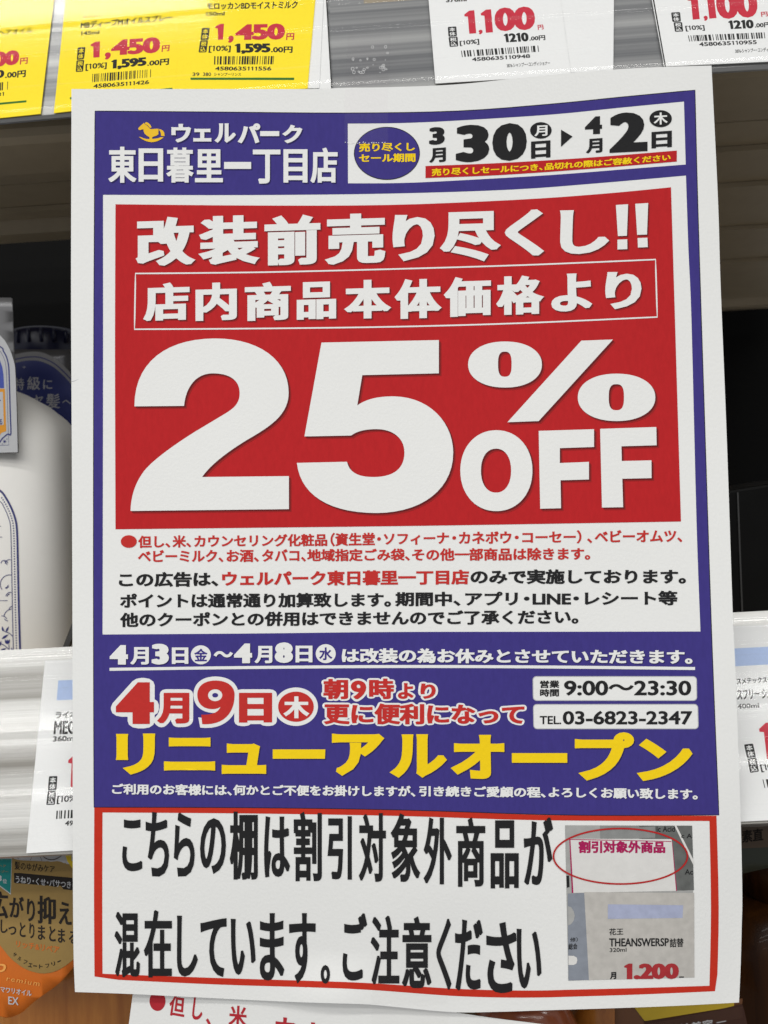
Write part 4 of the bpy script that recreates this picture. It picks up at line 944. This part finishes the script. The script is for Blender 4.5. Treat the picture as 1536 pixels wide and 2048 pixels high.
card('neck_card', mapped(c2, [(60, 715), (860, 715), (900, 1700), (60, 1700)]), cY2, .0005, plastic('card_smoke', (.11, .11, .12), .3, .5, .05, .4), B2)
k = Ink(lambda u, v, L: at(u, v, cY2 - .0002 - L * 6e-5))
arc_o = [(60, 800), (210, 770), (350, 745), (500, 752), (650, 815), (760, 905), (860, 1010), (1000, 1180)]
k.poly(mapped(c2, spl(arc_o, 5) + [(1000, 1700), (60, 1700)]), paper('band_grey', (.24, .24, .25), .4), 1)
sh_ = lambda d: [(x - d * .18, y + d) for x, y in arc_o]
k.poly(stroke(mapped(c2, spl(sh_(62), 5)), 2.2), NAVY, 2)
k.poly(mapped(c2, spl(sh_(105), 5) + [(1000, 1700), (60, 1700)]), plastic('card_deep_blue', (.016, .024, .14), .35), 2)
SERIF = paper('card_lettering_grey', (.42, .42, .44), .5)
for s, q in (('特', (175, 1060, 290, 1205)), ('級', (328, 1042, 483, 1202)), ('に', (520, 1080, 630, 1195)), ('ツ', (300, 1290, 385, 1380)), ('ヤ', (405, 1265, 520, 1390)), ('髪', (553, 1250, 722, 1425)), ('へ', (748, 1325, 855, 1372))):
    k.text(s, [c2(q[0], q[1]), c2(q[2], q[1]), c2(q[2], q[3]), c2(q[0], q[3])], SERIF, 4, (.012, .006))
cx, cy = c2(290, 930); k.poly([(cx + (4.5 if i % 2 == 0 else .9) * math.cos(i * math.pi / 4), cy + (3.4 if i % 2 == 0 else .9) * math.sin(i * math.pi / 4)) for i in range(8)], SERIF, 4)
k.build('neck_card_print', B2)
# thin dark divider beside the bottle
a, b = at(121, 1320, .05), at(150, 1245, .05); w_ = Vector((.0011, 0, 0)); d_ = Vector((0, .003, 0))
o = mesh('shelf_divider', [a - w_, a + w_, b + w_, b - w_, a - w_ + d_, a + w_ + d_, b + w_ + d_, b - w_ + d_], [(0, 1, 2, 3), (7, 6, 5, 4), (0, 4, 5, 1), (1, 5, 6, 2), (2, 6, 7, 3), (3, 7, 4, 0)], plastic('divider_grey', (.05, .05, .05), .4))
tag(o, 'thin dark grey slanting divider between the white bottle and the poster', 'divider')
# black box, right
p = at(1440, 984, .07); q = at(1540, 967, .07)
BX = thing('black_box', ((p.x + q.x) / 2, .1, shelf_z), 'plain black carton standing on the middle shelf right of the poster', 'box')
BLK = plastic('carton_black', (.0025, .0025, .0025), .6, .1, .15, 0, .08, 120)
x0, x1 = at(1400, 1100, .07).x, at(1640, 1100, .07).x
V = [(x0, .07, shelf_z), (x1, .07, shelf_z), (x1, .07, at(1640, 952, .07).z), (x0, .07, at(1400, 990, .07).z)]; V += [(a_, .13, c_) for a_, b_, c_ in V]
o = mesh('carton', V, [(0, 1, 2, 3), (7, 6, 5, 4), (0, 4, 5, 1), (1, 5, 6, 2), (2, 6, 7, 3), (3, 7, 4, 0)], BLK, BX); bv = o.modifiers.new('bevel', 'BEVEL'); bv.width = .0012; bv.segments = 2
V = [at(1474, 985, .0695), at(1477, 985, .0695), at(1487, 1246, .0695), at(1484, 1246, .0695)]
mesh('carton_seam', V + [v_ + Vector((0, .001, 0)) for v_ in V], [(0, 3, 2, 1), (4, 5, 6, 7), (0, 1, 5, 4), (1, 2, 6, 5), (2, 3, 7, 6), (3, 0, 4, 7)], plastic('carton_seam_grey', (.03, .03, .03), .5), BX)

# lower shelf
def pump(name, u, Y, rx, ry, vt, m, label, capm=None, n=2.3):
    c = at(u, vt, Y); t = thing(name, (c.x, Y, LOWZ), label, 'bottle')
    zt_ = c.z
    loft('bottle_body', [(c.x, Y, rx * .95, ry * .95, n, LOWZ), (c.x, Y, rx, ry, n, LOWZ + .004), (c.x, Y, rx, ry, n, zt_ - .028), (c.x, Y, rx * .94, ry * .95, n, zt_ - .016), (c.x, Y, rx * .75, ry * .8, n, zt_ - .006), (c.x, Y, .013, .013, 2, zt_)], m, t)
    loft('bottle_cap', [(c.x, Y, .014, .014, 2, zt_), (c.x, Y, .014, .014, 2, zt_ + .02), (c.x, Y, .012, .012, 2, zt_ + .022)], capm or m, t)
    return t
def amber(name, c1, c2_, rough=.25, coat=.4, spec=.5):
    m, nt, b = nodes(name); n = streak_nodes(nt, 160, 6, 2.0)
    n.id_data  # vertical streaks of the liquid and moulding
    mp = [x for x in nt.nodes if x.type == 'MAPPING'][0]; mp.inputs['Scale'].default_value = (160, 160, 6)
    cr = N(nt, 'ShaderNodeValToRGB'); cr.color_ramp.elements[0].position = .35; cr.color_ramp.elements[1].position = .7
    cr.color_ramp.elements[0].color = (*c1, 1); cr.color_ramp.elements[1].color = (*c2_, 1)
    nt.links.new(n.outputs[0], cr.inputs[0]); nt.links.new(cr.outputs[0], b.inputs['Base Color'])
    b.inputs['Roughness'].default_value = rough; b.inputs['Coat Weight'].default_value = coat; b.inputs['Specular IOR Level'].default_value = spec
    return m
AMB = amber('amber_orange', (.30, .095, .012), (.46, .18, .03)); AMB2 = amber('amber_dark', (.014, .004, .0006), (.034, .011, .0015), .4, .06, .12); ORED = amber('orange_red', (.30, .07, .03), (.38, .12, .05))
pump('hair_oil_bottle', 150, .060, .033, .022, 1840, AMB, 'amber orange bottle behind the gold and orange hang card, lower left')
pump('hair_oil_bottle', 30, .115, .03, .02, 1900, plastic('bottle_black', (.008, .008, .008), .3), 'black bottle in the bottom left corner behind the hang card')
pump('hair_oil_bottle', 1045, .055, .022, .018, 1975, ORED, 'orange-red bottle between the second sheet and the poster edge', plastic('cap_plum', (.14, .02, .035), .3))
pump('hair_oil_bottle', 1205, .075, .016, .016, 1930, AMB, 'amber bottle under the poster, left of the yellow card')
pump('hair_oil_bottle', 1560, .060, .032, .022, 1780, AMB2, 'dark amber bottle at the right edge below the middle rail')
# gold and orange hang card
GOLD = plastic('card_gold', (.26, .165, .045), .5, .4, .06, .15, .03); ORG = plastic('card_bright_orange', (.50, .112, .004), .45, .4, .04, 0, .03); TEAL = paper('card_teal', (.015, .19, .18), .5)
cl = crop(0, 1680, 5.12); gY = lambda u, v: .022 - .010 * smooth(1700, 2040, v)
HC = thing('hang_card', at(60, 2035, gY(60, 2035)), 'gold and orange hang card with black lettering under the left end of the middle rail', 'card')
blob = mapped(cl, [(-500, 60), (800, 60), (800, 1255)] + spl([(745, 1310), (640, 1435), (560, 1505), (480, 1562), (390, 1625), (300, 1700), (240, 1755), (180, 1790), (110, 1815), (60, 1820), (0, 1805), (-120, 1760), (-500, 1500)], 5))
card('orange_card', blob, 0, .0006, ORG, HC, Yf=gY)
hs = lambda u, v, L: at(u, v, gY(u, v) - .0002 - L * 5e-5)
k = Ink(hs)
k.poly(mapped(cl, [(-500, 70), (790, 70), (790, 1190)] + spl([(745, 1228), (680, 1280), (600, 1328), (520, 1357), (430, 1366), (340, 1350), (250, 1315), (170, 1262), (100, 1200), (50, 1140), (0, 1076), (-60, 980), (-120, 880)], 5) + [(-500, 880)]), GOLD, 1, grid=40)
k.poly(mapped(cl, spl([(130, 70), (130, 170), (175, 200), (300, 214), (520, 235), (680, 245)], 4) + [(760, 250), (760, 70)]), paper('card_picture_grey', (.45, .45, .46), .5), 2)
k.poly(mapped(cl, [(650, 100), (790, 70), (790, 330), (740, 290), (690, 220)]), paper('card_picture_yellow', (.72, .52, .03), .5), 2.5)
HAIR = paper('card_hair_brown', (.06, .04, .03), .5)
k.poly(stroke(mapped(cl, spl([(400, 100), (440, 165), (500, 200), (570, 195), (640, 150), (680, 90)], 5)), [1.8] * 26), HAIR, 3)
for pts in ([(170, 130), (178, 175), (195, 195)], [(320, 100), (330, 160), (310, 205)], [(360, 90), (405, 160), (430, 215)]): k.poly(stroke(mapped(cl, spl(pts, 4)), .8), HAIR, 3)
k.poly(mapped(cl, [(-200, 180), (124, 184), (110, 560), (0, 478), (-200, 430)]), CWH, 3); k.poly(mapped(cl, [(-200, 190), (117, 192), (105, 545), (0, 466), (-200, 420)]), TEAL, 4)
k.text('3', [cl(-35, 355), cl(18, 362), cl(18, 425), cl(-35, 418)], CWH, 5, (.03, .03)); k.text('位', [cl(28, 395), cl(70, 400), cl(70, 447), cl(28, 442)], CWH, 5, (.02, .02))
k.text('シャンプー', [cl(-110, 305), cl(85, 315), cl(85, 338), cl(-110, 332)], GOLD, 5, (.02, .02)); k.text('ヘア', [cl(-10, 252), cl(62, 256), cl(62, 280), cl(-10, 276)], GOLD, 5, (.02, .02))
CBK = paper('card_ink_black', (.018, .014, .012), .5)
k.text('髪のゆがみケア', [cl(148, 215), cl(562, 262), cl(560, 337), cl(148, 302)], CBK, 3, (.022, .014))
k.rrect([cl(143, 332), cl(790, 392), cl(788, 520), cl(143, 450)], CBK, 2, 2); k.text('うねり・くせ・パサつき', [cl(160, 365), cl(728, 425), cl(726, 497), cl(160, 440)], CWH, 4, (.014, .012))
SW = (.042, .016)
for g, q in (('広', (-95, 520, 82, 795)), ('が', (95, 575, 245, 790)), ('り', (275, 600, 357, 830)), ('抑', (383, 568, 572, 855)), ('え', (600, 630, 735, 862)), ('て', (755, 660, 900, 880))):
    k.text(g, [cl(q[0], q[1]), cl(q[2], q[1] + 10), cl(q[2], q[3] + 10), cl(q[0], q[3])], CBK, 3, SW)
for g, q in (('し', (5, 815, 78, 950)), ('っ', (85, 882, 166, 970)), ('と', (200, 842, 262, 990)), ('り', (300, 850, 352, 1005)), ('ま', (388, 872, 462, 1020)), ('と', (503, 882, 570, 1035)), ('ま', (593, 905, 666, 1050)), ('る', (705, 930, 790, 1060))):
    k.text(g, [cl(q[0], q[1]), cl(q[2], q[1] + 6), cl(q[2], q[3] + 6), cl(q[0], q[3])], CBK, 3, (.034, .014))
k.text('リッチ&リペア', [cl(165, 1030), cl(608, 1092), cl(606, 1165), cl(165, 1098)], ORG, 3, (.022, .014))
for g, x, y, r in (('サ', 150, 1175, 35), ('ル', 200, 1215, 28), ('フ', 258, 1250, 20), ('ェ', 310, 1282, 12), ('ー', 358, 1290, 6), ('ト', 418, 1295, 0), ('フ', 485, 1288, -8), ('リ', 545, 1268, -16), ('ー', 605, 1242, -24)):
    h = 6 if g in 'ー' else 20; wd = 19; c_, s_ = math.cos(R(r)), math.sin(R(r))
    k.text(g, [cl(x + a_ * c_ - b_ * s_, y + a_ * s_ + b_ * c_) for a_, b_ in ((-wd, -h), (wd, -h), (wd, h), (-wd, h))], CBK, 3, (.02, .02))
PALE = paper('card_pale_orange', (.70, .32, .08), .5)
k.text('P', [cl(-40, 1270), cl(70, 1265), cl(40, 1420), cl(-70, 1420)], PALE, 2, (0, 0)); k.text('remium', [cl(75, 1395), cl(412, 1450), cl(400, 1498), cl(65, 1440)], PALE, 2, (0, 0), track=.12)
k.text('マワリオイル', [cl(5, 1500), cl(325, 1542), cl(322, 1602), cl(5, 1556)], CWH, 3, (.022, .012)); k.text('EX', [cl(85, 1602), cl(190, 1612), cl(188, 1692), cl(85, 1682)], CWH, 3, (.014, .01))
k.build('card_print', HC)
# right: dark lettered card and the mesh-patterned card
DK = plastic('card_brown_dark', (.05, .028, .012), .5); DK2 = plastic('card_green_dark', (.012, .016, .008), .5)
RC = thing('hang_card', at(1520, 1745, .03), 'dark brown card with faint black characters under the right end of the middle rail', 'card')
card('dark_card', [(1430, 1630), (1640, 1622), (1640, 1745), (1540, 1735), (1430, 1760)], .032, .0005, DK2, RC)
k = Ink(lambda u, v, L: at(u, v, .0316 - L * 5e-5))
k.poly([(1430, 1634), (1640, 1626), (1640, 1690), (1430, 1699)], DK, 1)
k.text('素直', [(1483, 1661), (1526, 1656), (1527, 1681), (1484, 1686)], paper('card_ink_faint', (.008, .006, .005)), 2, (.03, .02)); k.build('card_print', RC)
cm = crop(1140, 1900, 3.879); yY = lambda u, v: .020
YC = thing('hang_card', at(1380, 2100, .02), 'yellow and brown dotted card under the lower right corner of the poster', 'card')
card('brown_card', mapped(cm, [(350, 380), (1340, 380), (1335, 430), (1360, 560), (1500, 800), (350, 800)]), .020, .0005, plastic('card_umber', (.11, .040, .012), .4), YC)
k = Ink(lambda u, v, L: at(u, v, .0197 - L * 5e-5))
k.poly(mapped(cm, [(480, 420), (1275, 385), (1272, 440), (930, 495), (580, 552), (540, 500)]), plastic('card_mustard', (.42, .29, .012), .35), 1)
MB_ = paper('card_mesh_brown', (.045, .020, .014), .5); MD = paper('card_mesh_dot', (.12, .065, .045), .5)
k.poly(mapped(cm, spl([(575, 552), (760, 528), (930, 500), (1150, 462), (1335, 418)], 5) + [(1352, 470), (1390, 640), (1500, 800), (640, 800)]), MB_, 2)
for j in range(9):
    for i in range(58):
        x = 600 + i * 13 + (j % 2) * 6.5; y = 560 - (x - 575) * .165 + j * 11
        if x < 1340 and y > 565 - (x - 575) * .172 + 8: k._tri([cm(x - 2.6, y - 2.4), cm(x + 2.6, y - 2.6), cm(x + 2.6, y + 2.4), cm(x - 2.6, y + 2.6)], [(0, 1, 2, 3)], MD, 3)
k.text('一輪美容', [cm(760, 590), cm(1108, 535), cm(1115, 600), cm(770, 655)], CWH, 4, (.014, .012)); k.poly(mapped(cm, [(1135, 562), (1210, 548), (1212, 554), (1137, 568)]), CWH, 4)
k.build('card_print', YC)

bpy.data.objects.remove(_to); bpy.data.curves.remove(_cu)
